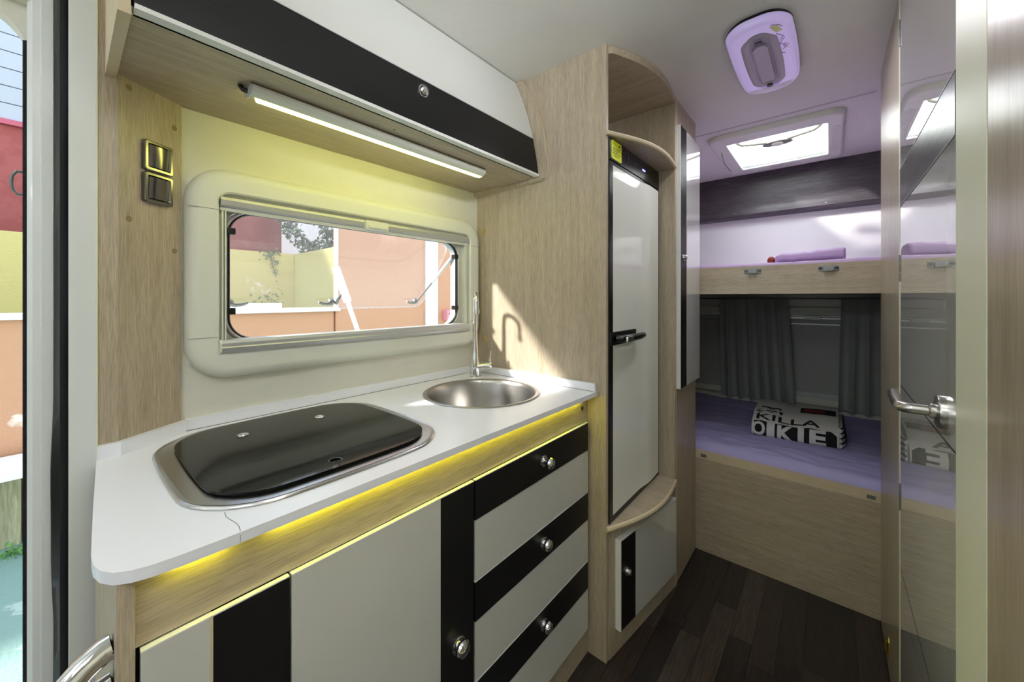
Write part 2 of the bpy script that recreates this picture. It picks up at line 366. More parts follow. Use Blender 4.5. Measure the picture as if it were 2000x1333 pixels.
# opposite, rear and front walls
bm = B(); plate(bm, rect(XF, XR, -0.05, CEIL + 0.03), [rrect(-2.0, -1.3, 0.9, 1.5, 0.06, 6)], 'y', YO - 0.035, YO)
struct(finish(bm, 'wall_right', M['wall']), 'cream side wall opposite the kitchen', 'wall')
bm = B(); plate(bm, rect(YO, YW + .03, -0.05, CEIL + 0.03), [rrect(-0.40, 0.72, 0.60, 1.03, 0.05, 6)], 'x', XR, XR + 0.035)
struct(finish(bm, 'wall_rear', M['rearwall']), 'pale rear wall behind the bunk beds', 'wall')
bm = B(); plate(bm, rect(YO, YW + .03, -0.05, CEIL + 0.03), [rrect(-0.5, 0.6, 1.15, 1.5, 0.06, 6)], 'x', XF - 0.035, XF)
struct(finish(bm, 'wall_front', M['wall']), 'cream front wall behind the camera', 'wall')
for (n_, ax, a, b, c_, d, t) in (('window_4', 'y', -2.05, -0.95, 0.95, 1.5, YW + 0.015), ('window_5', 'y', -2.0, -1.3, 0.9, 1.5, YO - 0.02), ('window_6', 'x', -0.5, 0.6, 1.15, 1.5, XF - 0.02)):
    w = finish(frame(B(), a - 0.03, b + 0.03, c_ - 0.03, d + 0.03, 0.08, [(0, t), (0.0, t + (0.005 if t > 0 else -0.005)), (0.05, t + (0.005 if t > 0 else -0.005)), (0.05, t)], ax), n_, M['white_plastic'])
    struct(w, {'window_4': 'living area side window with rounded corners beside the entry door', 'window_5': 'side window opposite the entry door', 'window_6': 'wide front window behind the camera'}[n_], 'window')
    g = B(); plate(g, rrect(a, b, c_, d, 0.06, 6), [], ax, t - 0.002, t + 0.002); finish(g, 'pane', M['glass'], w)
# oak pilaster at the doorway and slanted switch panel
st = finish(box(B(), 0.040, 0.069, 1.052, YW, -0.004, CEIL, bev=0.001), 'trim_2', M['oak_v']); struct(st, 'narrow light oak strip beside the entry door frame', 'trim')
PA, PB = Vector((0.069, 1.054)), Vector((0.172, 1.122))
bm = B(); n2 = Vector((PB.y - PA.y, -(PB.x - PA.x))).normalized() * 0.0
plate(bm, [(PA.x, PA.y), (PB.x, PB.y), (PB.x + 0.0, YW), (PA.x, YW)], [], 'z', 0.0, CEIL)
pan = struct(finish(bm, 'trim_3', M['oak_v'], smooth=False), 'light oak corner panel carrying the two metal switches', 'trim')
pu = (PB - PA).normalized(); pn = Vector((pu.y, -pu.x))      # pn faces the room
def on_panel(s, z, out=0.0): p = PA + pu * s + pn * out; return Vector((p.x, p.y, z))
for s, z, m in ((0.018, 1.585, 'plug_dark'), (0.108, 1.545, 'plug_dark'), (0.018, 1.325, 'plug_dark'), (0.108, 1.272, 'plug_dark')):
    finish(lathe(B(), [(0, 0.0008), (0.005, 0.0007), (0.0058, 0)], on_panel(s, z, 0.0), (pn.x, pn.y, 0), 20), 'screw_cover', M[m], pan)
# entry door frame: stepped white profiles with black rubber between
df = thing('door_1', 'white profiled entry door frame with black rubber seal and rounded top corner', 'door', (0, YW, 0)); df['kind'] = 'structure'
finish(box(B(), 0.006, 0.0405, 1.048, YW + 0.03, -0.004, CEIL, bev=0.003), 'frame_flange', M['white_frame'], df)
finish(box(B(), 0.0385, 0.0415, 1.0475, 1.053, -0.004, CEIL, bev=0.0005), 'edge_strip', M['cream_jamb'], df)
bm = B()
segs = 60
vs = []
for i in range(segs + 1):
    z = -0.004 + (CEIL + 0.0) * i / segs
    w = 0.006 * math.exp(-((z - 0.78) / 0.2) ** 2) + 0.0006 * math.sin(z * 31) - 0.002 * max(0, (0.6 - z))
    vs.append([bm.verts.new(p) for p in ((-0.0145 - w, 1.150, z), (-0.010 - w * 0.8, 1.088, z), (-0.004, 1.078 + 0.002 * math.sin(z * 17), z), (0.0065, 1.084, z), (0.008, 1.150, z))])
for A, Bq in zip(vs, vs[1:]):
    for k in range(4): bm.faces.new((A[k], A[k + 1], Bq[k + 1], Bq[k]))
finish(bm, 'rubber_seal', M['rubber'], df)
bm = B(); prism(bm, [(-0.0425, 1.165), (-0.0425, 1.112), (-0.036, 1.105), (-0.027, 1.105), (-0.0255, 1.097), (-0.012, 1.097), (-0.010, 1.10), (-0.010, 1.165)], 'z', -0.004, 1.99, bev=0.0012)
finish(bm, 'jamb_profile', M['white_frame'], df)
bm = B(); prism(bm, [(-0.0475, 1.16), (-0.0475, 1.118), (-0.0425, 1.114), (-0.0425, 1.16)], 'z', -0.004, DZ1 - 0.06); finish(bm, 'brush_seal', M['brush'], df)
# header with rounded corner
bm = B()
inner = [(x, z) for x, z in dl[2:]]
o2 = [(-0.043, 1.62)] + [(x, z) for x, z in dl[2:]] + [(DX0, 1.62)]
tb = [Vector((x, 1.128, z)) for x, z in o2]
tube(bm, tb, 0.006, 8); finish(bm, 'corner_seal', M['brush'], df)
quickbox('header', M['cream_jamb'], df, DX0 - 0.05, -0.0426, 1.106, YW, DZ1 + 0.01, CEIL)
quickbox('jamb_profile', M['white_frame'], df, DX0 - 0.05, DX0, 1.10, YW + 0.03, 0, CEIL)
quickbox('threshold', M['alu'], df, DX0, -0.043, 1.10, YW + 0.03, -0.02, 0.004)
# outside grab handle next to the doorway
bm = B(); tube(bm, [(-0.041, 1.205, 1.372), (-0.056, 1.205, 1.368), (-0.0625, 1.205, 1.376), (-0.0645, 1.205, 1.39), (-0.0635, 1.205, 1.404), (-0.058, 1.205, 1.413), (-0.041, 1.205, 1.413)], 0.0028, 10)
box(bm, -0.043, -0.038, 1.165, 1.21, 1.366, 1.42, bev=0.001)
gh = finish(bm, 'grab_handle', M['greymetal'], df); gh['label'] = 'small grey U-shaped outside handle'

# bathroom partition (right side of the aisle)
bm = B(); plate(bm, [(0.30, 0.0), (0.834, 0.0), (0.834, 1.965), (1.415, 1.965), (1.415, 0.0), (1.90, 0.0), (1.90, CEIL), (0.30, CEIL)], [], 'y', YR - 0.03, YR)
wp = struct(finish(bm, 'wall_bathroom', M['oak_wall']), 'oak panelled bathroom partition along the right of the aisle', 'wall')
bm = B(); box(bm, 1.87, 1.90, YO, YR - 0.03, 0, CEIL); finish(bm, 'partition_return', M['oak_wall'], wp)
bm = B(); box(bm, 0.30, 0.33, YO, YR - 0.03, 0, CEIL); finish(bm, 'partition_return', M['oak_wall'], wp)
jb = finish(box(B(), 0.694, 0.834, YR - 0.02, YR + 0.0006, 0.0, CEIL, bev=0.0006), 'trim_4', M['cream_jamb']); struct(jb, 'pale cream door post to the right of the glossy bathroom door', 'trim')
js = finish(box(B(), 1.409, 1.428, YR - 0.02, YR + 0.0006, 0.0, CEIL, bev=0.0005), 'trim_5', M['cream_jamb']); struct(js, 'thin cream hinge strip at the far edge of the bathroom door', 'trim')
# bathroom door
bd = thing('door_2', 'glossy white bathroom door with dark grained band and steel lever', 'door', (1.12, YR, 0)); bd['kind'] = 'structure'
dy0, dy1 = YR - 0.024, YR
for z0, z1 in ((0.012, 1.405), (1.503, 1.96)):
    finish(box(B(), 0.8365, 1.4065, dy0, dy1, z0, z1, bev=0.0006), 'door_panel', M['gloss_white'], bd)
for z in (0.4640, 0.9403): quickbox('groove', M['black_gloss'], bd, 0.8365, 1.4065, dy0, dy1 + 0.0002, z - 0.0014, z + 0.0018, bev=0)
M['band'] = wood('dark_grained_band', srgb(92, 88, 90), srgb(52, 49, 52), (8, 200, 130), rough=0.3, coat=0.5, fine=4)
finish(box(B(), 0.8365, 1.4065, dy0, dy1 + 0.001, 1.408, 1.500, bev=0.001), 'dark_band', M['band'], bd)
for z in (1.4055, 1.5005): quickbox('band_edge', M['alu'], bd, 0.8365, 1.4065, dy0, dy1 + 0.0015, z, z + 0.002, bev=0.0005)
hx, hz = 0.908, 0.984
hd = finish(lathe(B(), [(0.0, 0.010), (0.020, 0.010), (0.0262, 0.0085), (0.027, 0.006), (0.027, 0)], (hx, dy1, hz), (0, 1, 0), 40), 'handle_rose', M['nickel'], bd)
bm = B(); lathe(bm, [(0.012, 0), (0.012, 0.006), (0.009, 0.008)], (hx, dy1 + 0.010, hz), (0, 1, 0), 24)
path = [(hx, dy1 + 0.010, hz), (hx, dy1 + 0.036, hz)] + [(hx + 0.014 * (1 - math.cos(a)), dy1 + 0.036 + 0.014 * math.sin(a), hz) for a in [math.radians(15 * k) for k in range(1, 7)]] + [(hx + 0.06, dy1 + 0.05, hz + 0.002), (hx + 0.10, dy1 + 0.049, hz + 0.004), (hx + 0.118, dy1 + 0.046, hz + 0.005)]
tube(bm, path, [0.0085] * (len(path) - 1) + [0.006], 16); finish(bm, 'lever', M['nickel'], bd)
for z in (1.86, 1.245, 0.648):
    bm = B(); 
    for k in range(3): lathe(bm, [(0, -0.011), (0.0032, -0.011), (0.0032, 0.011), (0, 0.011)], (1.4085, dy1 - 0.0008, z + (k - 1) * 0.0235), (0, 0, 1), 12)
    finish(bm, 'hinge', M['greymetal'], bd)
dc = thing('door_catch', 'small brass oval catch low on the oak bathroom partition', 'catch', (1.66, YR, 0.05))
bm = B(); plate(bm, rrect(1.645, 1.675, 0.045, 0.108, 0.0149, 8), [], 'y', YR, YR + 0.002); finish(bm, 'plate', M['brass'], dc)
finish(tube(B(), [(1.66, YR + 0.003, 0.058), (1.66, YR + 0.007, 0.066), (1.66, YR + 0.007, 0.088), (1.66, YR + 0.003, 0.096)], 0.004, 10), 'hook', M['brass'], dc)

# ================================================================ KITCHEN WINDOW
wi = thing('window_1', 'kitchen window with rounded cream surround and tilted-open acrylic pane', 'window', (0.63, YW, 1.2)); wi['kind'] = 'structure'
x0, x1, z0, z1 = 0.176, 1.106, 0.975, 1.478
finish(frame(B(), x0, x1, z0, z1, 0.085, [(0, YW), (0, 1.118), (0.004, 1.108), (0.012, 1.101), (0.024, 1.098), (0.056, 1.098), (0.060, 1.101), (0.061, 1.135)], closed=False), 'surround', M['white_plastic'], wi)
for z in (1.375, 1.075):
    for xa, xb in ((0.1785, 0.2345), (1.049, 1.103)): quickbox('joint_line', M['greymetal'], wi, xa, xb, 1.0972, 1.1, z, z + 0.0008, bev=0)
# inner cream rebate
bm = B(); frame(bm, x0 + .055, x1 - .058, z0 + .055, z1 - .06, 0.03, [(0, 1.112), (0, 1.117), (0.014, 1.118), (0.016, 1.124), (0.02, 1.130), (0.02, 1.134)], closed=False); finish(bm, 'rebate', M['white_plastic'], wi)
bm = B(); frame(bm, WI[0] - 0.011, WI[1] + 0.011, WI[2] - 0.011, WI[3] + 0.011, 0.062, [(0, 1.165), (0, 1.122), (0.003, 1.119), (0.006, 1.122), (0.006, 1.165)]); finish(bm, 'alu_rim', M['alu'], wi)
bm = B(); frame(bm, WI[0] - 0.004, WI[1] + 0.004, WI[2] - 0.004, WI[3] + 0.004, 0.057, [(0, 1.130), (0, 1.124), (0.0025, 1.1205), (0.005, 1.124), (0.005, 1.130)]); finish(bm, 'gasket', M['rubber'], wi)
bm = B(); frame(bm, WI[0] - 0.011, WI[1] + 0.011, WI[2] - 0.011, WI[3] + 0.011, 0.062, [(-0.0005, 1.165), (-0.0005, 1.131), (0.0035, 1.131), (0.0035, 1.150), (0.0035, 1.165)]); finish(bm, 'outer_rim', M['white_frame'], wi)
# blind and screen cassettes with aluminium bars
def xbar(poly, xa, xb): b_ = B(); plate(b_, poly, [], None, xa, xb, fn=lambda p, t: (t, p[0], p[1])); return b_
finish(xbar([(1.094, 1.400), (1.097, 1.407), (1.112, 1.409), (1.116, 1.400), (1.116, 1.386), (1.100, 1.384), (1.096, 1.388)], 0.239, 1.036), 'top_bar', M['alu'], wi)
finish(xbar([(1.101, 1.383), (1.110, 1.383), (1.114, 1.376), (1.104, 1.376)], 0.239, 1.036), 'screen_bar', M['white_plastic'], wi)
finish(xbar([(1.090, 1.060), (1.094, 1.067), (1.114, 1.069), (1.118, 1.060), (1.118, 1.036), (1.098, 1.034), (1.091, 1.040), (1.0885, 1.049), (1.091, 1.052)], 0.238, 1.038), 'bottom_bar', M['alu'], wi)
for xa in (0.2365, 1.0365): finish(xbar([(1.089, 1.060), (1.094, 1.068), (1.118, 1.068), (1.118, 1.034), (1.097, 1.033), (1.089, 1.040)], xa, xa + 0.003), 'end_cap', M['white_plastic'], wi)
bm = B(); box(bm, 0.598, 0.674, 1.086, 1.104, 1.380, 1.407, bev=0.002); box(bm, 0.606, 0.666, 1.083, 1.088, 1.384, 1.392, bev=0.0015); finish(bm, 'bar_catch', M['white_plastic'], wi)
for xa in (0.2425, 1.026):
    bm = B(); box(bm, xa, xa + 0.0035, 1.105, 1.116, 1.068, 1.384, bev=0.0005); box(bm, xa + 0.006, xa + 0.009, 1.105, 1.116, 1.068, 1.384, bev=0.0005); finish(bm, 'guide_rail', M['white_plastic'], wi)
for x, z in ((0.257, 1.332), (0.257, 1.136), (0.999, 1.33), (0.999, 1.13)):
    s = 1 if x < 0.5 else -1
    bm = B(); box(bm, min(x, x + s * 0.016), max(x, x + s * 0.016), 1.116, 1.14, z - 0.009, z + 0.007, bev=0.002); finish(bm, 'catch', M['rubber'], wi)
# tilted pane (hinged along its top edge)
hy, hzp = 1.172, 1.392; ang = math.radians(35.5); L = 0.325
def tilt(p, t):        # p = (x, s down the pane), t = thickness outwards
    s = p[1]; bow = 0.010 * math.sin(min(max(s / L, 0), 1) * math.pi)
    return (p[0], hy + s * math.sin(ang) + (t + bow) * math.cos(ang), hzp - s * math.cos(ang) + (t + bow) * math.sin(ang))
pane = finish(plate(B(), rrect(0.245, 1.012, 0.0, L, 0.06, 10), [], None, 0, 0.001, fn=tilt), 'pane', M['acrylic'], wi)
bm = B(); ringloft(bm, [[tilt(p, t) for p in rrect(0.245 + i, 1.012 - i, 0 + i, L - i, 0.06 - i * 0.6, 10)] for i, t in ((0, -0.001), (0.006, -0.003), (0.007, -0.001), (0.001, 0.004))], True); finish(bm, 'pane_rim', M['acrylic_rim'], wi)
def latch(xc, flip=1):
    b_ = B(); p = Vector(tilt((xc, L - 0.035), -0.006))
    lathe(b_, [(0.011, 0), (0.011, 0.012), (0.006, 0.016), (0, 0.016)], tilt((xc, L - 0.035), 0.0), Vector((0, -math.cos(ang), -math.sin(ang))), 16)
    q = [Vector(tilt((xc + flip * d, L - 0.035 - e), -0.014)) for d, e in ((0, 0), (0.015, -0.004), (0.032, -0.002), (0.046, 0.004))]
    tube(b_, q, [0.006, 0.0055, 0.005, 0.003], 8); return b_
finish(latch(0.310, 1), 'pane_latch', M['greymetal'], wi); finish(latch(0.605, -1), 'pane_latch', M['greymetal'], wi); finish(latch(0.955, -1), 'pane_latch', M['greymetal'], wi)
finish(tube(B(), [(0.618, *tilt((0.618, L - 0.035), -0.018)[1:]), (0.618, *tilt((0.618, L - 0.06), -0.024)[1:]), (0.625, *tilt((0.625, L - 0.075), -0.022)[1:])], [0.006, 0.005, 0.002], 8), 'latch_tab', M['greymetal'], wi)
for xa, xb in ((0.262, 0.275), (0.996, 0.965)):
    bm = B(); a = Vector((xa, 1.150, 1.33)); b = Vector(tilt((xb, L - 0.03), -0.006)); mid = a.lerp(b, 0.55)
    tube(bm, [a, mid], 0.0065, 10); st_ = finish(bm, 'stay_arm', M['white_frame'], wi)
    bm = B(); tube(bm, [mid, b], 0.0032, 8); finish(bm, 'stay_rod', M['greymetal'], wi)

# ================================================================ OVERHEAD CABINET
oh = thing('overhead_cabinet', 'long wall cabinet above the kitchen window, white flap with black stripe', 'cabinet', (0.6, YW, 1.602))
OX0, OX1 = 0.066, 1.113
# carcass (profile in y,z)
finish(xbar([(0.815, 1.602), (YW, 1.602), (YW, 1.614), (0.815, 1.614)], OX0, OX1), 'bottom_panel', M['oak_x'], oh)
finish(xbar([(YW - 0.008, 1.614), (YW, 1.614), (YW, CEIL), (YW - 0.008, CEIL)], OX0, OX1), 'back_panel', M['oak_x'], oh)
fp = [(0.797, 1.602), (0.805, 1.66), (0.822, 1.745), (0.845, 1.83), (0.872, 1.905), (0.905, 1.979)]
def ohy(z):
    for (ya, za), (yb, zb) in zip(fp, fp[1:]):
        if z <= zb: return ya + (yb - ya) * (z - za) / (zb - za)
    return fp[-1][0]
ep = [(0.800, 1.592)] + [(ohy(z) + 0.012, z) for z in (1.62, 1.68, 1.75, 1.83, 1.90, 1.979)] + [(YW, 1.979), (YW, 1.592)]
finish(xbar(ep, 0.051, 0.066), 'end_panel', M['oak_edge'], oh)
# far end panel with rounded nose
nose = [(YW, 1.589), (0.80, 1.589), (0.775, 1.596), (0.764, 1.615), (0.765, 1.65)] + [(ohy(z) - o_, z) for z, o_ in ((1.70, 0.036), (1.75, 0.040), (1.80, 0.041), (1.86, 0.039), (1.92, 0.034), (1.979, 0.022))] + [(YW, 1.979)]
finish(xbar(nose, 1.098, 1.1135), 'end_panel', M['oak_v'], oh)
finish(xbar([(p[0] - 0.0015, p[1] - 0.0015 if p[1] < 1.6 else p[1]) for p in nose], 1.1075, 1.1105), 'edge_band', M['oak_edge'], oh)
def flap(za, zb, n, th=0.016, off=0.0):
    zs = [za + (zb - za) * k / n for k in range(n + 1)]
    return [(ohy(z) + off, z) for z in zs] + [(ohy(z) + th, z) for z in zs[::-1]]
finish(xbar(flap(1.610, 1.742, 6), OX0 + 0.003, 1.094), 'black_stripe', M['black'], oh)
finish(xbar(flap(1.7445, 1.976, 10), OX0 + 0.003, 1.094), 'flap_door', M['kit_white'], oh)
finish(xbar(flap(1.7418, 1.7448, 1, off=-0.001), OX0 + 0.003, 1.094), 'stripe_trim', M['alu'], oh)
finish(xbar([(ohy(1.602) - 0.002, 1.602), (ohy(1.602) - 0.002, 1.6095), (0.82, 1.6095), (0.82, 1.602)], OX0 + 0.003, 1.094), 'lip', M['white_edge'], oh)
kc = Vector((0.605, ohy(1.708) - 0.0005, 1.708)); ka = Vector((0, -1, -0.18)).normalized()
kn = finish(lathe(B(), [(0.0, 0.002), (0.011, 0.002), (0.0125, 0.005), (0.0155, 0.005), (0.0165, 0.003), (0.0165, 0)], kc, ka, 36), 'push_lock', M['chrome'], oh)
finish(lathe(B(), [(0.0, 0.011), (0.006, 0.0105), (0.010, 0.008), (0.011, 0.003), (0.011, 0)], kc, ka, 32), 'lock_button', M['chrome'], kn)
finish(lathe(B(), [(0, 0.001), (0.003, 0.0008), (0.0035, 0)], (0.55, 0.86, 1.602), (0, 0, -1), 14), 'screw_cover', M['plug_dark'], oh)
# LED lamp below it
ll = thing('strip_lamp', 'slim aluminium strip lamp glowing yellow under the overhead cabinet', 'lamp', (0.6, 0.915, 1.60))
finish(xbar([(0.893, 1.602), (0.886, 1.598), (0.884, 1.591), (0.887, 1.585), (0.895, 1.5805), (0.903, 1.579), (0.908, 1.602)], 0.245, 0.915), 'housing', M['white_plastic'], ll)
finish(xbar([(0.9085, 1.602), (0.9035, 1.5785), (0.915, 1.5770), (0.926, 1.580), (0.934, 1.588), (0.937, 1.596), (0.936, 1.602)], 0.262, 0.915), 'diffuser', M['led'], ll)
finish(xbar([(0.893, 1.602), (0.886, 1.597), (0.887, 1.589), (0.895, 1.582), (0.906, 1.578), (0.926, 1.581), (0.935, 1.588), (0.939, 1.597), (0.937, 1.602)], 0.243, 0.2475), 'end_cap', M['alu'], ll)
finish(xbar([(0.893, 1.602), (0.886, 1.597), (0.887, 1.589), (0.895, 1.582), (0.906, 1.578), (0.926, 1.581), (0.935, 1.588), (0.939, 1.597), (0.937, 1.602)], 0.9145, 0.919), 'end_cap', M['greymetal'], ll)
finish(tube(B(), [(0.245, 0.915, 1.592), (0.236, 0.917, 1.594), (0.232, 0.92, 1.602)], 0.005, 10), 'cable', M['black_gloss'], ll)

# ================================================================ SWITCHES
def switch(z0, z1, label):
    t = thing('light_switch', label, 'switch', on_panel(0.067, z0), 'metal switches on the oak corner panel')
    def P(p, d): v = on_panel(p[0], p[1], d); return (v.x, v.y, v.z)
    L = [[P(p, d) for p in rrect(0.040 + i, 0.098 - i, z0 + i, z1 - i, max(0.004 - i * 0.2, 0.002), 4)] for i, d in ((0, 0), (0, 0.008), (0.0015, 0.0095), (0.006, 0.0095), (0.009, 0.0065))]
    b_ = B(); ringloft(b_, L); finish(b_, 'cover_frame', M['switchmetal'], t)
    b_ = B(); zs = (z0 + z1) / 2; vs = []
    for i in range(9):
        row_ = []
        for j in range(9):
            s = 0.049 + 0.040 * i / 8; z = z0 + 0.009 + (z1 - z0 - 0.018) * j / 8
            d = 0.0065 + 0.004 * (1 - ((i - 4) / 4) ** 2) * 0.6 + 0.0025 * (j / 8)
            row_.append(b_.verts.new(P((s, z), d)))
        vs.append(row_)
    for i in range(8):
        for j in range(8): b_.faces.new((vs[i][j], vs[i + 1][j], vs[i + 1][j + 1], vs[i][j + 1]))
    finish(b_, 'rocker', M['switchmetal'], t)
switch(1.432, 1.494, 'upper of the two shiny metal light switches on the oak corner panel')
switch(1.366, 1.428, 'lower of the two shiny metal light switches on the oak corner panel')

# ================================================================ WORKTOP
ZT, TH = 0.865, 0.014
outl = [(0.040, 1.0515), (0.027, 0.80), (0.021, 0.665), (0.0215, 0.640), (0.026, 0.620), (0.035, 0.604), (0.048, 0.594), (0.065, 0.588), (0.09, 0.585), (0.13, 0.583), (0.2, 0.582), (1.1135, 0.575), (1.1135, YW - 0.001), (0.173, YW - 0.001), (0.1715, 1.1205), (0.069, 1.0525)]
wt = thing('worktop', 'white kitchen worktop with rounded left corner, upstand and a hairline crack', 'worktop', (0.6, 0.85, ZT))
SC = (0.868, 0.857); SR = 0.186
hobL = rrect(0.112, 0.552, 0.655, 1.065, 0.10, 8, bulge=0.018)
t_ = bmesh.new(); plate(t_, outl, [[(SC[0] + 0.176 * math.cos(2 * math.pi * k / 48), SC[1] + 0.176 * math.sin(2 * math.pi * k / 48)) for k in range(48)], rrect(0.15, 0.51, 0.69, 1.03, 0.08, 6)], 'z', ZT - TH, ZT)
bmesh.ops.bevel(t_, geom=[e for e in t_.edges if e.calc_face_angle(0) > 0.6 and abs(e.verts[0].co.z - ZT) < 1e-4 and abs(e.verts[1].co.z - ZT) < 1e-4], offset=0.003, segments=2, affect='EDGES')
finish(t_, 'top', M['counter'], wt)
up = 0.026
finish(prism(B(), [(0.0405, 1.0515), (0.0405, 1.041), (0.071, 1.041), (0.178, 1.108), (0.178, 1.1215), (0.172, 1.1208), (0.0695, 1.0530)], 'z', ZT, ZT + up, bev=0.0015), 'upstand', M['counter'], wt)
finish(prism(B(), rect(0.179, 1.1125, 1.117, YW - 0.0005), 'z', ZT, ZT + up, bev=0.0015), 'upstand', M['counter'], wt)
finish(prism(B(), rect(1.100, 1.1135, 0.579, 1.1165), 'z', ZT, ZT + up, bev=0.0015), 'upstand', M['counter'], wt)
seam = mat('grey_seam', srgb(120, 122, 126), 0.7)
quickbox('sealant_line', seam, wt, 0.179, 1.100, 1.1155, 1.1172, ZT, ZT + 0.0012, bev=0)
quickbox('sealant_line', seam, wt, 1.0985, 1.1003, 0.582, 1.1165, ZT, ZT + 0.0012, bev=0)
# crack from hob rim to the front edge (pixels 437,998 -> 465,1035)
cr = [(0.147, 0.655), (0.1455, 0.645), (0.1450, 0.638), (0.1462, 0.629), (0.1485, 0.617), (0.1500, 0.606), (0.1498, 0.597), (0.1480, 0.5855)]
bm = B(); tube(bm, [(x, y, ZT + 0.0001) for x, y in cr], 0.0004, 6); tube(bm, [(0.1478, 0.5845, ZT - 0.0002), (0.1476, 0.5828, ZT - 0.004), (0.1474, 0.5828, ZT - 0.013)], 0.0003, 6)
finish(bm, 'crack', seam, wt)
# --------- hob with black glass lid
hb = thing('gas_hob', 'built-in hob with closed black glass lid and brushed steel rim', 'hob', (0.33, 0.85, ZT))
def zl(L, z): return [(p[0], p[1], z) for p in L]
H = (0.114, 0.552, 0.634, 1.076)
def hr(i, r, b): return rrect(H[0] + i, H[1] - i, H[2] + i, H[3] - i, r, 8, bulge=b * 0.6)
bm = B(); ringloft(bm, [zl(hr(0, 0.105, 0.016), ZT + 0.0003), zl(hr(0.0005, 0.105, 0.016), ZT + 0.003), zl(hr(0.003, 0.103, 0.016), ZT + 0.0052), zl(hr(0.006, 0.101, 0.015), ZT + 0.004), zl(hr(0.009, 0.099, 0.015), ZT + 0.0035), zl(hr(0.026, 0.09, 0.013), ZT + 0.0045), zl(hr(0.05, 0.08, 0.012), ZT + 0.004), zl(hr(0.06, 0.08, 0.012), ZT - 0.004)])
finish(bm, 'steel_rim', M['steel'], hb, angle=50)
bm = B(); Lg = lambda i, r: rrect(H[0] + 0.030 + i, H[1] - 0.026 - i, H[2] + 0.026 + i, H[3] - 0.022 - i, r, 8, bulge=0.008)
finish(plate(B(), Lg(0.004, 0.078), [], 'z', ZT + 0.0030, ZT + 0.0065), 'lid_gasket', M['rubber'], hb)
t_ = bmesh.new(); plate(t_, Lg(0, 0.08), [[(0.316 + 0.0095 * math.cos(2 * math.pi * k / 24), 0.683 + 0.0095 * math.sin(2 * math.pi * k / 24)) for k in range(24)]], 'z', ZT + 0.0066, ZT + 0.0100)
finish(t_, 'glass_lid', M['blackglass'], hb)
for x, y in ((0.246, 0.955), (0.404, 0.957)):
    f_ = finish(lathe(B(), [(0, 0.0015), (0.005, 0.0016), (0.0055, 0.003), (0.0095, 0.003), (0.0105, 0.0015), (0.0105, 0)], (x, y, ZT + 0.0100), (0, 0, 1), 28), 'lid_fixing', M['chrome'], hb)
finish(lathe(B(), [(0.0092, -0.004), (0.0092, 0.0004), (0.0115, 0.0006), (0.0125, 0)], (0.316, 0.683, ZT + 0.0100), (0, 0, 1), 28), 'finger_hole_rim', M['black_gloss'], hb)
# --------- sink
sk = thing('sink', 'round stainless steel sink bowl set in the white worktop', 'sink', (SC[0], SC[1], ZT))
finish(lathe(B(), [(0.1860, 0.0003), (0.1860, 0.002), (0.1835, 0.0036), (0.179, 0.0036), (0.176, 0.002), (0.173, 0.0015), (0.1705, -0.001), (0.167, -0.012), (0.160, -0.05), (0.150, -0.095), (0.140, -0.118), (0.122, -0.132), (0.09, -0.137), (0.035, -0.140), (0.033, -0.143), (0.0, -0.145)], (SC[0], SC[1], ZT), (0, 0, 1), 72), 'bowl', M['sinksteel'], sk, angle=50)
finish(lathe(B(), [(0.034, 0), (0.034, 0.003), (0.028, 0.004), (0.024, 0.001), (0, 0.001)], (SC[0], SC[1], ZT - 0.1405), (0, 0, 1), 32), 'drain', M['chrome'], sk)
# --------- faucet
fc = thing('faucet', 'tall curved chrome mixer tap standing behind the round sink', 'faucet', (1.022, 1.045, ZT))
fx, fy = 1.020, 1.045
finish(lathe(B(), [(0.0, 0), (0.0235, 0), (0.0235, 0.003), (0.0205, 0.006), (0.0195, 0.03), (0.0185, 0.055), (0.0155, 0.075), (0.0125, 0.10), (0.0105, 0.13), (0.0095, 0.15), (0, 0.15)], (fx, fy, ZT), (0, 0, 1), 32), 'base', M['chrome'], fc)
sd = Vector((SC[0] - fx, SC[1] - fy)).normalized(); R = 0.033; zt = 1.15
path = [(fx, fy, ZT + 0.14), (fx, fy, 1.05), (fx, fy, zt)]
for k in range(1, 15):
    a = math.radians(13.5 * k); path.append((fx + sd.x * R * (1 - math.cos(a)), fy + sd.y * R * (1 - math.cos(a)), zt + R * math.sin(a)))
path.append((fx + sd.x * (2 * R + 0.001), fy + sd.y * (2 * R + 0.001), zt - 0.03))
bm = B(); tube(bm, path, [0.0098, 0.0085, 0.0078] + [0.0078] * 14 + [0.0082], 20); e_ = path[-1]
lathe(bm, [(0.0095, 0), (0.0095, 0.014), (0, 0.014)], (e_[0], e_[1], e_[2] - 0.010), (0, 0, 1), 24); finish(bm, 'spout', M['chrome'], fc)
ad = Vector((0.55, -0.83, 0.10)).normalized(); cb = Vector((fx, fy, ZT + 0.038))
finish(lathe(B(), [(0, 0.0), (0.0145, 0.005), (0.0145, 0.040), (0.0135, 0.041), (0.0135, 0.043), (0.0155, 0.044), (0.0155, 0.062), (0.012, 0.066), (0, 0.067)], cb, ad, 28), 'cartridge', M['chrome'], fc)
le = cb + ad * 0.056
finish(tube(B(), [le + Vector((0, 0, 0.01)), le + Vector((0.002, -0.002, 0.03)), le + Vector((0.003, -0.003, 0.058))], [0.0036, 0.0032, 0.003], 12), 'lever', M['chrome'], fc)

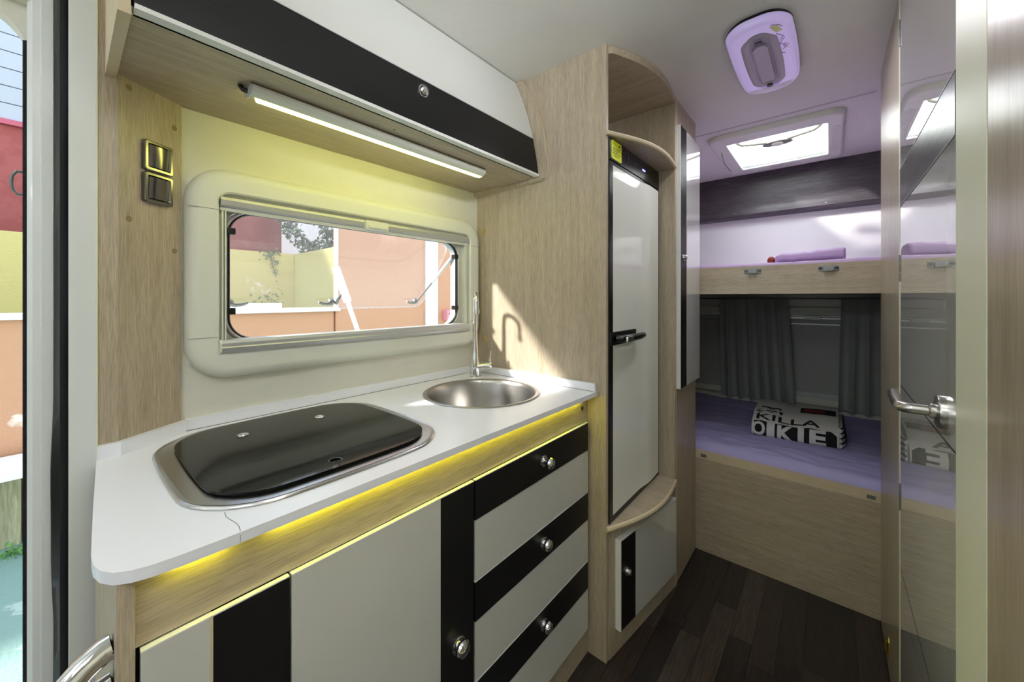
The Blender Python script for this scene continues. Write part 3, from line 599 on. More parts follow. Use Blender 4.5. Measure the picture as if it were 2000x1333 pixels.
# ================================================================ BASE CABINET
YF = 0.600
kb = thing('kitchen_base_cabinet', 'oak kitchen base unit with white and black doors and three drawers', 'cabinet', (0.58, 0.86, 0))
quickbox('side_panel', M['oak_matte'], kb, 0.0375, 0.0525, YF + 0.0, YW - 0.10, 0.0, ZT - TH - 0.0005, bev=0.001)
quickbox('side_panel', M['oak_v'], kb, 1.097, 1.112, YF + 0.012, YW - 0.012, 0.0, ZT - TH - 0.0005, bev=0.0005)
finish(box(B(), 0.053, 1.0965, YF + 0.009, YF + 0.024, 0.7655, ZT - TH, bev=0.0008), 'fascia', M['oak_x'], kb)
bm = B(); box(bm, 0.18, 1.095, 0.66, YW - 0.03, 0.06, 0.075); box(bm, 0.18, 1.095, YW - 0.03, YW - 0.02, 0.07, 0.66)
box(bm, 0.583, 0.598, YF + 0.025, YW - 0.02, 0.075, 0.70)
finish(bm, 'carcass', M['oak_v'], kb)
quickbox('face_backing', M['black_gloss'], kb, 0.053, 1.0965, YF + 0.020, YF + 0.026, 0.09, 0.765, bev=0)
quickbox('plinth', M['oak_x'], kb, 0.053, 1.0965, YF + 0.012, YF + 0.026, 0.0, 0.086)
def knob(parent, x, z, y, r=0.0165, ext=0.0):
    k_ = finish(lathe(B(), [(0, 0.003), (r * 0.9, 0.003), (r, 0.0018), (r, 0)], (x, y, z), (0, -1, 0), 32), 'knob', M['chrome'], parent)
    finish(lathe(B(), [(r * 0.55, 0.002), (r * 0.5, 0.006 + ext), (r * 0.9, 0.010 + ext), (r * 0.97, 0.015 + ext), (r * 0.85, 0.020 + ext), (r * 0.5, 0.0235 + ext), (0, 0.0245 + ext)], (x, y, z), (0, -1, 0), 32), 'knob_head', M['chrome'], k_)
    return k_
T = 0.013
# left door: white field, black stripe
d = finish(box(B(), 0.0565, 0.1205, YF, YF + T, 0.092, 0.7635, bev=0.0012), 'door', M['kit_white'], kb)
finish(box(B(), 0.1225, 0.2115, YF, YF + T, 0.092, 0.7635, bev=0.0012), 'black_stripe', M['black'], d)
finish(box(B(), 0.1195, 0.1228, YF - 0.0003, YF + T, 0.092, 0.7635, bev=0.0003), 'stripe_trim', M['oak_edge'], d)
finish(box(B(), 0.0565, 0.2115, YF - 0.0003, YF + 0.008, 0.7625, 0.7645, bev=0.0003), 'edge_band', M['white_edge'], d)
d = finish(box(B(), 0.2145, 0.490, YF, YF + T, 0.092, 0.7635, bev=0.0012), 'door', M['kit_white'], kb)
finish(box(B(), 0.4915, 0.5825, YF, YF + T, 0.092, 0.7635, bev=0.0012), 'black_stripe', M['black'], d)
finish(box(B(), 0.2145, 0.5825, YF - 0.0003, YF + 0.008, 0.7625, 0.7645, bev=0.0003), 'edge_band', M['white_edge'], d)
knob(d, 0.537, 0.435, YF, 0.0175)
for i, (zb, zt_) in enumerate(((0.5415, 0.7635), (0.3185, 0.5385), (0.0955, 0.3155))):
    d = finish(box(B(), 0.5865, 1.0945, YF, YF + T, zb, zt_ - 0.0915, bev=0.0012), 'drawer', M['kit_white'], kb)
    finish(box(B(), 0.5865, 1.0945, YF, YF + T, zt_ - 0.089, zt_, bev=0.0012), 'black_stripe', M['black'], d)
    finish(box(B(), 0.5865, 1.0945, YF - 0.0004, YF + T, zt_ - 0.0912, zt_ - 0.0892, bev=0.0003), 'stripe_trim', M['alu'], d)
    finish(box(B(), 0.5865, 1.0945, YF - 0.0003, YF + 0.008, zt_ - 0.001, zt_ + 0.001, bev=0.0003), 'edge_band', M['white_edge'], d)
    knob(d, 0.848, zt_ - 0.043, YF, 0.0155, 0.008 if i == 0 else 0.0)
finish(lathe(B(), [(0, 0.002), (0.006, 0.002), (0.0075, 0)], (1.073, YF + 0.009, 0.813), (0, -1, 0), 20), 'cable_grommet', M['brown_dot'], kb)
# LED tape under the front edge of the worktop
lt = thing('led_tape', 'yellow LED tape under the front edge of the white worktop', 'light', (0.6, 0.60, 0.85))
bm = B(); box(bm, 0.084, 0.140, 0.5965, 0.6025, ZT - TH - 0.0035, ZT - TH - 0.0005); finish(bm, 'led_segment', M['led_yellow'], lt)
bm = B(); box(bm, 0.188, 1.06, 0.5965, 0.6025, ZT - TH - 0.0035, ZT - TH - 0.0005); finish(bm, 'led_segment', M['led_yellow'], lt)
# chrome grab rail on the left flank of the unit
gr = thing('grab_rail', 'broad curved chrome grab rail at the bottom left by the entry door', 'rail', (0.036, 0.636, 0.6))
for nm, y_, zt2, rr in (('rail', 0.640, 0.762, 0.0140), ('rail', 0.632, 0.724, 0.0135)):
    pth = [(0.0370, y_, zt2), (0.030, y_, zt2 - 0.0015), (0.015, y_ - 0.004, zt2 - 0.008), (0.000, y_ - 0.008, zt2 - 0.020), (-0.012, y_ - 0.012, zt2 - 0.040), (-0.018, y_ - 0.014, zt2 - 0.07), (-0.018, y_ - 0.014, zt2 - 0.22), (-0.010, y_ - 0.010, zt2 - 0.27), (0.012, y_ - 0.002, zt2 - 0.30), (0.037, y_, zt2 - 0.31)]
    finish(tube(B(), pth, rr, 20, flat=1.0), nm, M['chrome'], gr)

# ================================================================ FRIDGE HOUSING
FX0, FX1 = XP, 1.604
fh = thing('fridge_housing', 'tall oak cabinet around the fridge with open top niche and curved shelves', 'cabinet', (1.35, 0.8, 0))
def fedge(x):      # curved front of shelves
    t = (x - 1.114) / (1.590 - 1.114); return 0.546 + (0.478 - 0.546) * t - 0.052 * math.sin(math.pi * t) * (1 - 0.25 * t)
curve = [(1.114 + 0.476 * k / 20, fedge(1.114 + 0.476 * k / 20)) for k in range(21)]
sp_ = finish(box(B(), XP, XP + 0.016, 0.546, YW, 0.0, CEIL, bev=0.0012), 'side_panel', M['oak_v'], fh)
for y_, z_, m_ in ((1.088, 1.437, 'plug'), (1.082, 1.003, 'plug')):
    finish(lathe(B(), [(0, 0.0012), (0.0100, 0.001), (0.0112, 0)], (XP, y_, z_), (-1, 0, 0), 22), 'screw_cover', M[m_], sp_)
finish(box(B(), 1.588, 1.604, 0.478, YW, 0.0, CEIL, bev=0.0012), 'side_panel', M['oak_v'], fh)
def shelf(name, z0_, z1_, m, yb=YW - 0.002, x0_=1.1305, x1_=1.5875):
    poly = [(x0_, yb)] + [(min(max(x, x0_), x1_), y) for x, y in curve] + [(x1_, yb)]
    t = bmesh.new(); plate(t, poly, [], 'z', z0_, z1_); return finish(t, name, m, fh)
shelf('top_header', 1.955, 1.979, M['oak_y'])
s_ = shelf('shelf', 1.688, 1.703, M['oak_y'])
bm = B()
for x, y in [(0, 0)]:
    tube(bm, [(x, y - 0.0005, 1.6955) for x, y in curve[0:]], 0.0076, 8)
finish(bm, 'shelf_edge', M['oak_edge'], s_)
s_ = shelf('shelf', 0.420, 0.437, M['oak_y'])
bm = B(); tube(bm, [(x, y - 0.0005, 0.4285) for x, y in curve], 0.0082, 8); finish(bm, 'shelf_edge', M['oak_edge'], s_)
quickbox('back_panel', M['oak_v'], fh, 1.1305, 1.5875, YW - 0.012, YW - 0.002, 0.0, 1.954)
# lower front panel (slanted between both sides)
def slant(x0_, x1_, z0_, z1_, o0, o1, bev=0.0):
    dx, dy = 1.588 - 1.130, 0.480 - 0.5435; n_ = Vector((dy, -dx)).normalized()
    P = lambda x, o: (x + n_.x * o, 0.5435 + dy * (x - 1.130) / dx + n_.y * o)
    t = bmesh.new(); plate(t, [P(x0_, o0), P(x1_, o0), P(x1_, o1), P(x0_, o1)], [], 'z', z0_, z1_)
    if bev: bmesh.ops.bevel(t, geom=[e for e in t.edges if e.calc_face_angle(0) > 0.5], offset=bev, segments=2, affect='EDGES')
    return t, n_, P
t, nS, PS = slant(1.1305, 1.5875, 0.0, 0.4195, -0.012, 0.0); finish(t, 'front_panel', M['oak_v'], fh)
t, _, _ = slant(1.258, 1.560, 0.083, 0.376, 0.001, 0.019, 0.0015); dd = finish(t, 'door', M['gloss_white'], fh)
t, _, _ = slant(1.1695, 1.2578, 0.083, 0.376, 0.001, 0.019, 0.0015); bs = finish(t, 'black_stripe', M['black'], dd)
t, _, _ = slant(1.1655, 1.1705, 0.083, 0.376, 0.0, 0.0193, 0.0008); finish(t, 'door_edge', M['white_edge'], dd)
t, _, _ = slant(1.1655, 1.560, 0.3755, 0.378, 0.0, 0.0193, 0.0006); finish(t, 'door_edge', M['white_edge'], dd)
kp = PS(1.206, 0.0195)
finish(lathe(B(), [(0, 0.014), (0.006, 0.0135), (0.010, 0.009), (0.009, 0.004), (0.0145, 0.003), (0.015, 0)], (kp[0], kp[1], 0.262), (nS.x, nS.y, 0), 28), 'knob', M['chrome'], dd)
# ================================================================ REFRIGERATOR
fr = thing('refrigerator', 'tall white fridge with black trim and control panel in the oak housing', 'refrigerator', (1.35, 0.8, 0.438))
RX0, RX1, RY = 1.131, 1.5865, 0.545
quickbox('body', M['black_gloss'], fr, RX0, RX1, RY + 0.035, 1.10, 0.4385, 1.686)
finish(plate(B(), rect(RX0, RX1, 0.4385, 1.612), [rect(RX0 + 0.024, RX1 - 0.018, 0.456, 1.602)], 'y', RY - 0.003, RY + 0.034), 'door_frame', M['black_gloss'], fr)
bm = B(); n = 24; vs = []
for i in range(n + 1):
    x = RX0 + 0.023 + (RX1 - RX0 - 0.040) * i / n; t = (x - RX0) / (RX1 - RX0)
    yb = RY - 0.002 - 0.012 * math.exp(-((t - 0.62) / 0.10) ** 2) * 0 - 0.010 * (1 / (1 + math.exp(-(t - 0.66) * 26))) * (1 - 0.6 * max(0, t - 0.7) / 0.3)
    vs.append((bm.verts.new((x, yb, 0.455)), bm.verts.new((x, yb, 1.603)), bm.verts.new((x, RY + 0.03, 0.455)), bm.verts.new((x, RY + 0.03, 1.603))))
for A, Bq in zip(vs, vs[1:]):
    bm.faces.new((A[0], Bq[0], Bq[1], A[1])); bm.faces.new((A[2], A[3], Bq[3], Bq[2])); bm.faces.new((A[1], Bq[1], Bq[3], A[3])); bm.faces.new((A[0], A[2], Bq[2], Bq[0]))
bm.faces.new((vs[0][0], vs[0][1], vs[0][3], vs[0][2])); bm.faces.new((vs[-1][0], vs[-1][2], vs[-1][3], vs[-1][1]))
fdoor = finish(bm, 'door', M['fridge_white'], fr)
cp = finish(box(B(), RX0, RX1, RY - 0.004, RY + 0.034, 1.6145, 1.6865, bev=0.003), 'control_panel', M['black_gloss'], fr)
quickbox('display', M['led_blue'], cp, 1.405, 1.432, RY - 0.0052, RY - 0.003, 1.648, 1.6535, bev=0)
gy = mat('grey_symbols', srgb(92, 90, 110), 0.5)
for k in range(6):
    bm = B(); xx = 1.300 + k * 0.021; box(bm, xx, xx + 0.009, RY - 0.0050, RY - 0.003, 1.657, 1.6585); box(bm, xx + 0.002, xx + 0.006, RY - 0.0050, RY - 0.003, 1.649, 1.6545)
    finish(bm, 'symbol', gy, cp, smooth=False)
bm = B(); box(bm, 1.275, 1.2765, RY - 0.0050, RY - 0.003, 1.640, 1.668); finish(bm, 'panel_joint', gy, cp)
stk = finish(plate(B(), rrect(1.141, 1.216, 1.621, 1.682, 0.006, 5), [], 'y', RY - 0.0055, RY - 0.004), 'sticker', M['sticker'], fr)
for k, (a, b, z) in enumerate(((1.192, 1.206, 1.670), (1.194, 1.204, 1.663), (1.150, 1.200, 1.655), (1.150, 1.188, 1.648), (1.150, 1.204, 1.641), (1.158, 1.196, 1.633))):
    quickbox('print_line', M['dark_slot'], stk, a, b, RY - 0.0062, RY - 0.0054, z, z + (0.005 if k == 0 else 0.0018), bev=0)
# handle
hp = finish(box(B(), RX0 + 0.001, 1.338, RY - 0.008, RY + 0.001, 1.012, 1.056, bev=0.003), 'handle_plate', M['black_gloss'], fr)
bm = B(); tube(bm, [(1.165, RY - 0.008, 1.034), (1.175, RY - 0.024, 1.034), (1.21, RY - 0.034, 1.034), (1.30, RY - 0.035, 1.034), (1.352, RY - 0.028, 1.034)], [0.010, 0.012, 0.013, 0.012, 0.010], 14); finish(bm, 'handle_grip', M['black_gloss'], hp)
finish(box(B(), 1.166, 1.215, RY - 0.0505, RY - 0.040, 1.024, 1.042, bev=0.004), 'handle_latch', M['chrome'], hp)

# ================================================================ WARDROBE LOCKER
wl = thing('wardrobe', 'tall oak locker beside the bunks with a narrow glossy white door', 'cabinet', (1.75, 0.8, 0))
quickbox('front_panel', M['oak_v'], wl, 1.6045, 1.899, 0.480, 0.496, 0.0, CEIL)
quickbox('side_panel', M['oak_v'], wl, 1.883, 1.899, 0.497, YW, 0.0, CEIL)
quickbox('corner_post', M['oak_edge'], wl, 1.6045, 1.6105, 0.4775, 0.480, 0.0, CEIL)
wd = finish(box(B(), 1.691, 1.898, 0.462, 0.479, 0.799, 1.869, bev=0.0015), 'door', M['gloss_white'], wl)
finish(box(B(), 1.6078, 1.6902, 0.462, 0.479, 0.799, 1.869, bev=0.0012), 'black_stripe', M['black'], wd)
finish(box(B(), 1.6045, 1.6078, 0.4617, 0.479, 0.798, 1.870, bev=0.0008), 'door_edge', M['white_edge'], wd)
finish(lathe(B(), [(0, 0.014), (0.006, 0.0135), (0.010, 0.009), (0.009, 0.004), (0.0135, 0.003), (0.014, 0)], (1.650, 0.462, 1.334), (0, -1, 0), 28), 'knob', M['chrome'], wd)

# ================================================================ BUNKS
lb = thing('lower_bunk', 'oak lower bunk base at the end of the aisle', 'bed', (2.4, 0.1, 0))
quickbox('front_panel', M['oak_y'], lb, 1.9005, 1.916, YR - 0.02, 0.50, 0.0, 0.4205)
quickbox('front_rail', M['oak_edge'], lb, 1.908, 1.930, YR - 0.1, 0.9, 0.4210, 0.4560)
for y in (-0.115, 0.448): quickbox('bracket', M['greymetal'], lb, 1.9055, 1.9085, y - 0.012, y + 0.012, 0.430, 0.444)
quickbox('slat_deck', M['oak_y'], lb, 1.931, XR - 0.002, YO + 0.005, YW - 0.005, 0.405, 0.43)
def mattress(name, x0_, x1_, y0_, y1_, z0_, z1_, m, seed, amp=0.006, nx=80, ny=110, rr=0.03):
    bm = B(); g = []
    for i in range(nx + 1):
        r_ = []
        u = i / nx; x = x0_ + (x1_ - x0_) * u
        for j in range(ny + 1):
            y = y0_ + (y1_ - y0_) * j / ny
            e = min(1, (x - x0_) / rr); z = z0_ + (z1_ - z0_) * math.sqrt(max(0, 1 - (1 - e) ** 2))
            d_ = noise.fractal(Vector((x * 9 + seed, y * 2.2 + x * 2, 0)), 1.0, 2.0, 4) * amp + abs(noise.noise(Vector((x * 22 + y * 3, y * 3.5, seed)))) * amp * 0.9
            d_ += math.exp(-((x - x0_ - 0.10) / 0.09) ** 2) * abs(noise.noise(Vector((y * 6, x * 30 - y * 12, seed + 5)))) * amp * 2.2
            r_.append(bm.verts.new((x, y, z + d_ * min(1, e))))
        g.append(r_)
    for i in range(nx):
        for j in range(ny): bm.faces.new((g[i][j], g[i + 1][j], g[i + 1][j + 1], g[i][j + 1]))
    bot = [bm.verts.new((x, y, z0_)) for x, y in ((x0_, y0_), (x1_, y0_), (x1_, y1_), (x0_, y1_))]
    return finish(bm, name, m, angle=80)
mt = mattress('mattress', 1.932, XR - 0.006, -0.95, 1.10, 0.432, 0.482, M['sheet'], 3.0, 0.010)
tag(mt, 'mattress under a crumpled lavender sheet on the lower bunk', 'mattress')
ub = thing('upper_bunk', 'oak upper bunk board spanning the end of the aisle', 'bed', (2.4, 0.1, 1.18))
quickbox('front_board', M['oak_y'], ub, 1.900, 1.918, YO + 0.005, YW - 0.005, 1.184, 1.304)
quickbox('deck', M['oak_y'], ub, 1.919, XR - 0.002, YO + 0.005, YW - 0.005, 1.186, 1.21)
for yc in (0.253, 0.005):
    h = B(); box(h, 1.896, 1.8995, yc - 0.031, yc + 0.031, 1.272, 1.292, bev=0.0015); box(h, 1.885, 1.897, yc - 0.016, yc + 0.016, 1.270, 1.288, bev=0.003)
    hh = finish(h, 'strap_bracket', M['greymetal'], ub)
    for s in (-1, 1): finish(lathe(B(), [(0, 0.001), (0.0055, 0.001), (0.006, 0)], (1.896, yc + s * 0.024, 1.282), (-1, 0, 0), 16), 'screw', M['black_gloss'], hh)
mt = mattress('mattress', 1.922, XR - 0.006, -0.95, 1.10, 1.225, 1.317, M['sheet_up'], 9.0, 0.004, rr=0.02)
tag(mt, 'mattress under a violet sheet on the upper bunk', 'mattress')
# folded blanket on the upper bunk
bk = B(); n = 40; g = []
for i in range(n + 1):
    y = 0.195 - 0.245 * i / n; t = i / n; r_ = []
    hgt = 0.040 + 0.010 * t + 0.006 * math.sin(t * 9) * (1 - t) + (0.012 if t > 0.62 else 0.012 * t / 0.62) + noise.noise(Vector((t * 6, 1, 0))) * 0.006
    for k in range(20):
        a = 2 * math.pi * k / 20; sx, sz = math.cos(a), math.sin(a)
        sq = (abs(sx) ** 3 + abs(sz) ** 3) ** (-1 / 3); e = 1 - 0.25 * (max(0, 0.08 - t) / 0.08) ** 2 - (0.15 * ((t - 0.97) / 0.03) if t > 0.97 else 0)
        r_.append(bk.verts.new((2.20 + 0.11 * sx * sq * e, y, 1.325 + hgt / 2 + hgt / 2 * sz * sq * e + noise.noise(Vector((k * 0.5, t * 9, 4))) * 0.003)))
    g.append(r_)
for i in range(n):
    for k in range(20): bk.faces.new((g[i][k], g[i][(k + 1) % 20], g[i + 1][(k + 1) % 20], g[i + 1][k]))
bk.faces.new(g[0]); bk.faces.new(g[-1][::-1])
tag(finish(bk, 'blanket', M['sheet_up'], angle=70), 'folded lilac blanket lying on the upper bunk', 'blanket')
bk = B(); lathe(bk, [(0, -0.014), (0.012, -0.012), (0.019, -0.005), (0.021, 0.004), (0.016, 0.014), (0.006, 0.018), (0, 0.019)], (2.19, 0.214, 1.345), (0, 1, 0), 20)
bm2 = finish(bk, 'cushion', M['redbrown']); tag(bm2, 'small red-brown cloth bundle at the left end of the lilac blanket', 'cushion')

# rear valance
bm = B(); poly = [(XR - 0.001, 1.979), (2.895, 1.979), (2.895, 1.945), (2.902, 1.940), (2.905, 1.770), (2.893, 1.735), (2.885, 1.715), (2.895, 1.700), (2.94, 1.694), (XR - 0.001, 1.694)]
plate(bm, poly, [], None, YO + 0.01, YW - 0.01, fn=lambda p, t: (p[0], t, p[1]))
va = thing('valance', 'dark grey-brown padded valance along the top of the rear wall', 'valance', (2.92, 0, 1.7))
finish(bm, 'board', M['dark_wood'], va)
for y in (0.02, 0.49): finish(lathe(B(), [(0, 0.003), (0.004, 0.003), (0.005, 0)], (2.889, y, 1.728), (-1, 0, 0.3), 14), 'stud', M['greymetal'], va)
# ================================================================ REAR WINDOW + CURTAINS
rw = thing('window_3', 'rear window behind the lower bunk with its grey roller blind drawn down', 'window', (XR, 0.16, 0.8)); rw['kind'] = 'structure'
def fx_(p, d): return (d, p[0], p[1])
bm = B(); frame(bm, -0.50, 0.82, 0.515, 1.115, 0.06, [(0, XR), (0, 2.935), (0.008, 2.925), (0.05, 2.922), (0.055, 2.93), (0.055, 2.955)], 'x', closed=False); finish(bm, 'surround', M['white_plastic'], rw)
quickbox('roller_blind', M['blind'], rw, 2.938, 2.942, -0.445, 0.765, 0.575, 1.055, bev=0)
for z0_, z1_, nm, m_ in ((1.038, 1.050, 'top_bar', 'alu'), (1.002, 1.012, 'blind_bar', 'alu'), (0.560, 0.590, 'bottom_bar', 'alu')):
    quickbox(nm, M[m_], rw, 2.922, 2.938, -0.45, 0.77, z0_, z1_)
quickbox('bar_catch', M['greymetal'], rw, 2.914, 2.930, 0.045, 0.120, 1.034, 1.058)
g = B(); plate(g, rrect(-0.40, 0.72, 0.60, 1.03, 0.05, 6), [], 'x', XR + 0.01, XR + 0.014); finish(g, 'pane', M['glass'], rw)
lg = quickbox('trim_6', M['white_plastic'], None, 2.915, XR - 0.002, -0.95, 1.10, 0.484, 0.512, bev=0.004); struct(lg, 'pale ledge at the foot of the rear wall behind the mattress', 'trim')
def curtain(label, y0_, y1_, yb0, yb1, z0_, z1_, folds, seed):
    bm = B(); nx, nz = 150, 24; g = []
    for j in range(nz + 1):
        v = j / nz; z = z1_ + (z0_ - z1_) * v; r_ = []
        for i in range(nx + 1):
            u = i / nx; a0, a1 = y0_ + (yb0 - y0_) * v, y1_ + (yb1 - y1_) * v
            ph = u * folds * 2 * math.pi + 0.8 * math.sin(u * 7 + seed) + 0.5 * noise.noise(Vector((u * 6, v * 1.2, seed)))
            amp = 0.006 + 0.014 * v
            r_.append(bm.verts.new((2.880 + math.sin(ph) * amp + 0.012 * noise.noise(Vector((u * 3, v * 2, seed))), a0 + (a1 - a0) * u + math.cos(ph) * amp * 0.35, z + (0.004 * math.sin(u * 40) + 0.012 * noise.noise(Vector((u * 5, 0, seed)))) * v)))
        g.append(r_)
    for j in range(nz):
        for i in range(nx): bm.faces.new((g[j][i], g[j][i + 1], g[j + 1][i + 1], g[j + 1][i]))
    t = thing('curtain', label, 'curtain', (2.88, (y0_ + y1_) / 2, z0_), 'grey curtains on the rear window')
    finish(bm, 'cloth', M['curtain'], t, angle=180)
    h = B(); hv = []
    for i in range(nx + 1):
        u = i / nx; a0, a1 = yb0, yb1
        ph = u * folds * 2 * math.pi + 0.8 * math.sin(u * 7 + seed) + 0.5 * noise.noise(Vector((u * 6, 1.2, seed))); amp = 0.02
        hv.append(Vector((2.880 + math.sin(ph) * amp + 0.012 * noise.noise(Vector((u * 3, 2, seed))), a0 + (a1 - a0) * u + math.cos(ph) * amp * 0.35, z0_ + 0.004 * math.sin(u * 40) + 0.012 * noise.noise(Vector((u * 5, 0, seed))))))
    tube(h, hv, 0.0045, 6); finish(h, 'hem', M['curtain'], t, angle=180)
    return t
curtain('grey curtain hanging at the left of the rear window, above the lower bunk', 0.575, 0.20, 0.565, 0.165, 0.510, 1.160, 6.5, 2.0)
curtain('grey curtain at the right of the rear window, partly behind the bathroom partition', -0.050, -0.46, -0.040, -0.48, 0.512, 1.160, 6.0, 5.0)
cr_ = finish(tube(B(), [(2.88, 0.85, 1.163), (2.88, -0.7, 1.163)], 0.005, 10), 'curtain_rail', M['greymetal']); tag(cr_, 'thin rail carrying the grey curtains below the upper bunk', 'rail')

# ================================================================ TOWEL with print
tw = thing('towel', 'folded white towel with bold black lettering on the lower bunk', 'towel', (2.45, 0.14, 0.487))
TY0, TY1 = 0.300, -0.030      # left / right ends
prof = [(2.222, 0.486), (2.210, 0.498), (2.209, 0.518), (2.214, 0.538), (2.228, 0.551), (2.262, 0.570), (2.33, 0.592), (2.45, 0.600), (2.56, 0.592), (2.62, 0.566), (2.635, 0.53), (2.63, 0.486)]
cum = [0]
for a, b in zip(prof, prof[1:]): cum.append(cum[-1] + math.hypot(b[0] - a[0], b[1] - a[1]))
def TP(s, y, o=0.0):
    s = min(max(s, 0), cum[-1] - 1e-5)
    for k in range(len(cum) - 1):
        if s <= cum[k + 1]:
            t = (s - cum[k]) / (cum[k + 1] - cum[k]); a, b = prof[k], prof[k + 1]; break
    d = Vector((b[0] - a[0], b[1] - a[1])).normalized(); nrm = Vector((-d.y, d.x))
    u = (y - TY0) / (TY1 - TY0)
    h = 1.0 - 0.10 * math.exp(-((u - 0.42) / 0.09) ** 2) * min(1, s / 0.12) + 0.02 * math.sin(u * 9)
    ex = 0.02 * (1 - min(1, s / 0.15)) * (-1) * math.sin(u * math.pi) * 0.3 + 0.03 * u
    z = a[1] + (b[1] - a[1]) * t; x = a[0] + (b[0] - a[0]) * t
    return Vector((x + nrm.x * o + ex, y, 0.484 + (z - 0.484) * h + nrm.y * o))
bm = B(); g = []
ns, ny = 60, 40
for i in range(ns + 1):
    g.append([bm.verts.new(TP(cum[-1] * i / ns, TY0 + (TY1 - TY0) * j / ny)) for j in range(ny + 1)])
for i in range(ns):
    for j in range(ny): bm.faces.new((g[i][j], g[i + 1][j], g[i + 1][j + 1], g[i][j + 1]))
bm.faces.new([g[i][0] for i in range(ns + 1)]); bm.faces.new([g[i][ny] for i in range(ns, -1, -1)])
finish(bm, 'cloth', M['towel_w'], tw, angle=60)
# rolled fold edges at the right end
for k in range(4):
    bm = B(); zc = 0.497 + 0.021 * k; tube(bm, [(2.255 + 0.008 * k, TY1 - 0.002, zc), (2.31, TY1 - 0.018 + 0.003 * k, zc + 0.001), (2.46, TY1 - 0.02 + 0.003 * k, zc), (2.58, TY1 - 0.012, zc)], 0.0100, 10); f_ = finish(bm, 'fold', M['towel_w'], tw)
    bm = B(); tube(bm, [(2.26 + 0.008 * k, TY1 - 0.007, zc + 0.009), (2.31, TY1 - 0.026 + 0.003 * k, zc + 0.0085), (2.46, TY1 - 0.028 + 0.003 * k, zc + 0.0085), (2.56, TY1 - 0.018, zc + 0.008)], 0.0032, 6); finish(bm, 'fold_stripe', M['towel_k'], tw)
def towel_patch(name, m, s0, s1, ya, yb, o=0.0012, fn=None):
    bm = B(); g = []
    for i in range(17):
        r_ = []
        for j in range(31):
            v = j / 30; y = ya + (yb - ya) * v; sa, sb = (s0, s1) if fn is None else fn(v)
            r_.append(bm.verts.new(TP(sa + (sb - sa) * i / 16, y, o)))
        g.append(r_)
    for i in range(16):
        for j in range(30): bm.faces.new((g[i][j], g[i + 1][j], g[i + 1][j + 1], g[i][j + 1]))
    return finish(bm, name, m, tw, angle=80)
def text_bm(txt, size=1.0, bold=0.0):
    cu = bpy.data.curves.new('t', 'FONT'); cu.body = txt; cu.size = size; cu.offset = bold; cu.resolution_u = 3
    o = bpy.data.objects.new('t', cu); C.objects.link(o)
    dg = bpy.context.evaluated_depsgraph_get(); me = bpy.data.meshes.new_from_object(o.evaluated_get(dg))
    bpy.data.objects.remove(o); bm = bmesh.new(); bm.from_mesh(me); bpy.data.meshes.remove(me); return bm
def towel_text(txt, y0_, y1_, s0, s1, m, bold, o, squeeze=1.0):
    bm = text_bm(txt, 1.0, bold)
    xs = [v.co.x for v in bm.verts]; zs = [v.co.y for v in bm.verts]; xa, xb, za, zb = min(xs), max(xs), min(zs), max(zs)
    for k in range(1, 12):
        zz = za + (zb - za) * k / 12
        bmesh.ops.bisect_plane(bm, geom=bm.verts[:] + bm.edges[:] + bm.faces[:], plane_co=(0, zz, 0), plane_no=(0, 1, 0))
    for v in bm.verts:
        u = (v.co.x - xa) / (xb - xa); w = (v.co.y - za) / (zb - za)
        v.co = TP(s0(u) + (s1(u) - s0(u)) * w if callable(s0) else s0 + (s1 - s0) * w, y0_ + (y1_ - y0_) * u, o)
    return finish(bm, 'lettering', m, tw, smooth=False)
towel_patch('print_band', M['towel_k'], 0, 0, 0.292, -0.024, 0.0012, fn=lambda v: (0.006, 0.082 - 0.026 * (v > 0.93) * (v - 0.93) / 0.07 + 0.004 * math.sin(v * 20)))
# the band leaves white stems between black outlines
towel_text('O', 0.299, 0.244, 0.010, 0.078, M['towel_w'], 0.035, 0.0024)
towel_text('I', 0.238, 0.206, 0.004, 0.078, M['towel_w'], 0.02, 0.0024)
towel_text('K', 0.196, 0.132, 0.004, 0.078, M['towel_w'], 0.045, 0.0024)
towel_text('I', 0.117, 0.094, 0.006, 0.078, M['towel_w'], 0.02, 0.0024)
towel_text('E', 0.074, 0.014, 0.008, 0.078, M['towel_w'], 0.045, 0.0024)
towel_text('KILLA', 0.285, 0.035, 0.094, 0.140, M['towel_k'], 0.015, 0.0022)
towel_patch('print_band', M['towel_k'], 0.215, 0.30, 0.115, -0.022, 0.0014)
towel_patch('print_panel', M['towel_r'], 0.228, 0.285, 0.100, 0.020, 0.0022)
for (s0_, s1_, ya, yb) in ((0.155, 0.165, 0.292, 0.262), (0.170, 0.180, 0.285, 0.272), (0.165, 0.174, 0.252, 0.205), (0.182, 0.19, 0.24, 0.215), (0.205, 0.225, 0.275, 0.19), (0.160, 0.185, 0.196, 0.182)):
    towel_patch('print_mark', M['towel_k'], s0_, s1_, ya, yb, 0.0016, fn=lambda v, a=s0_, b=s1_: (a + 0.006 * math.sin(v * 9), b + 0.006 * math.sin(v * 9)))

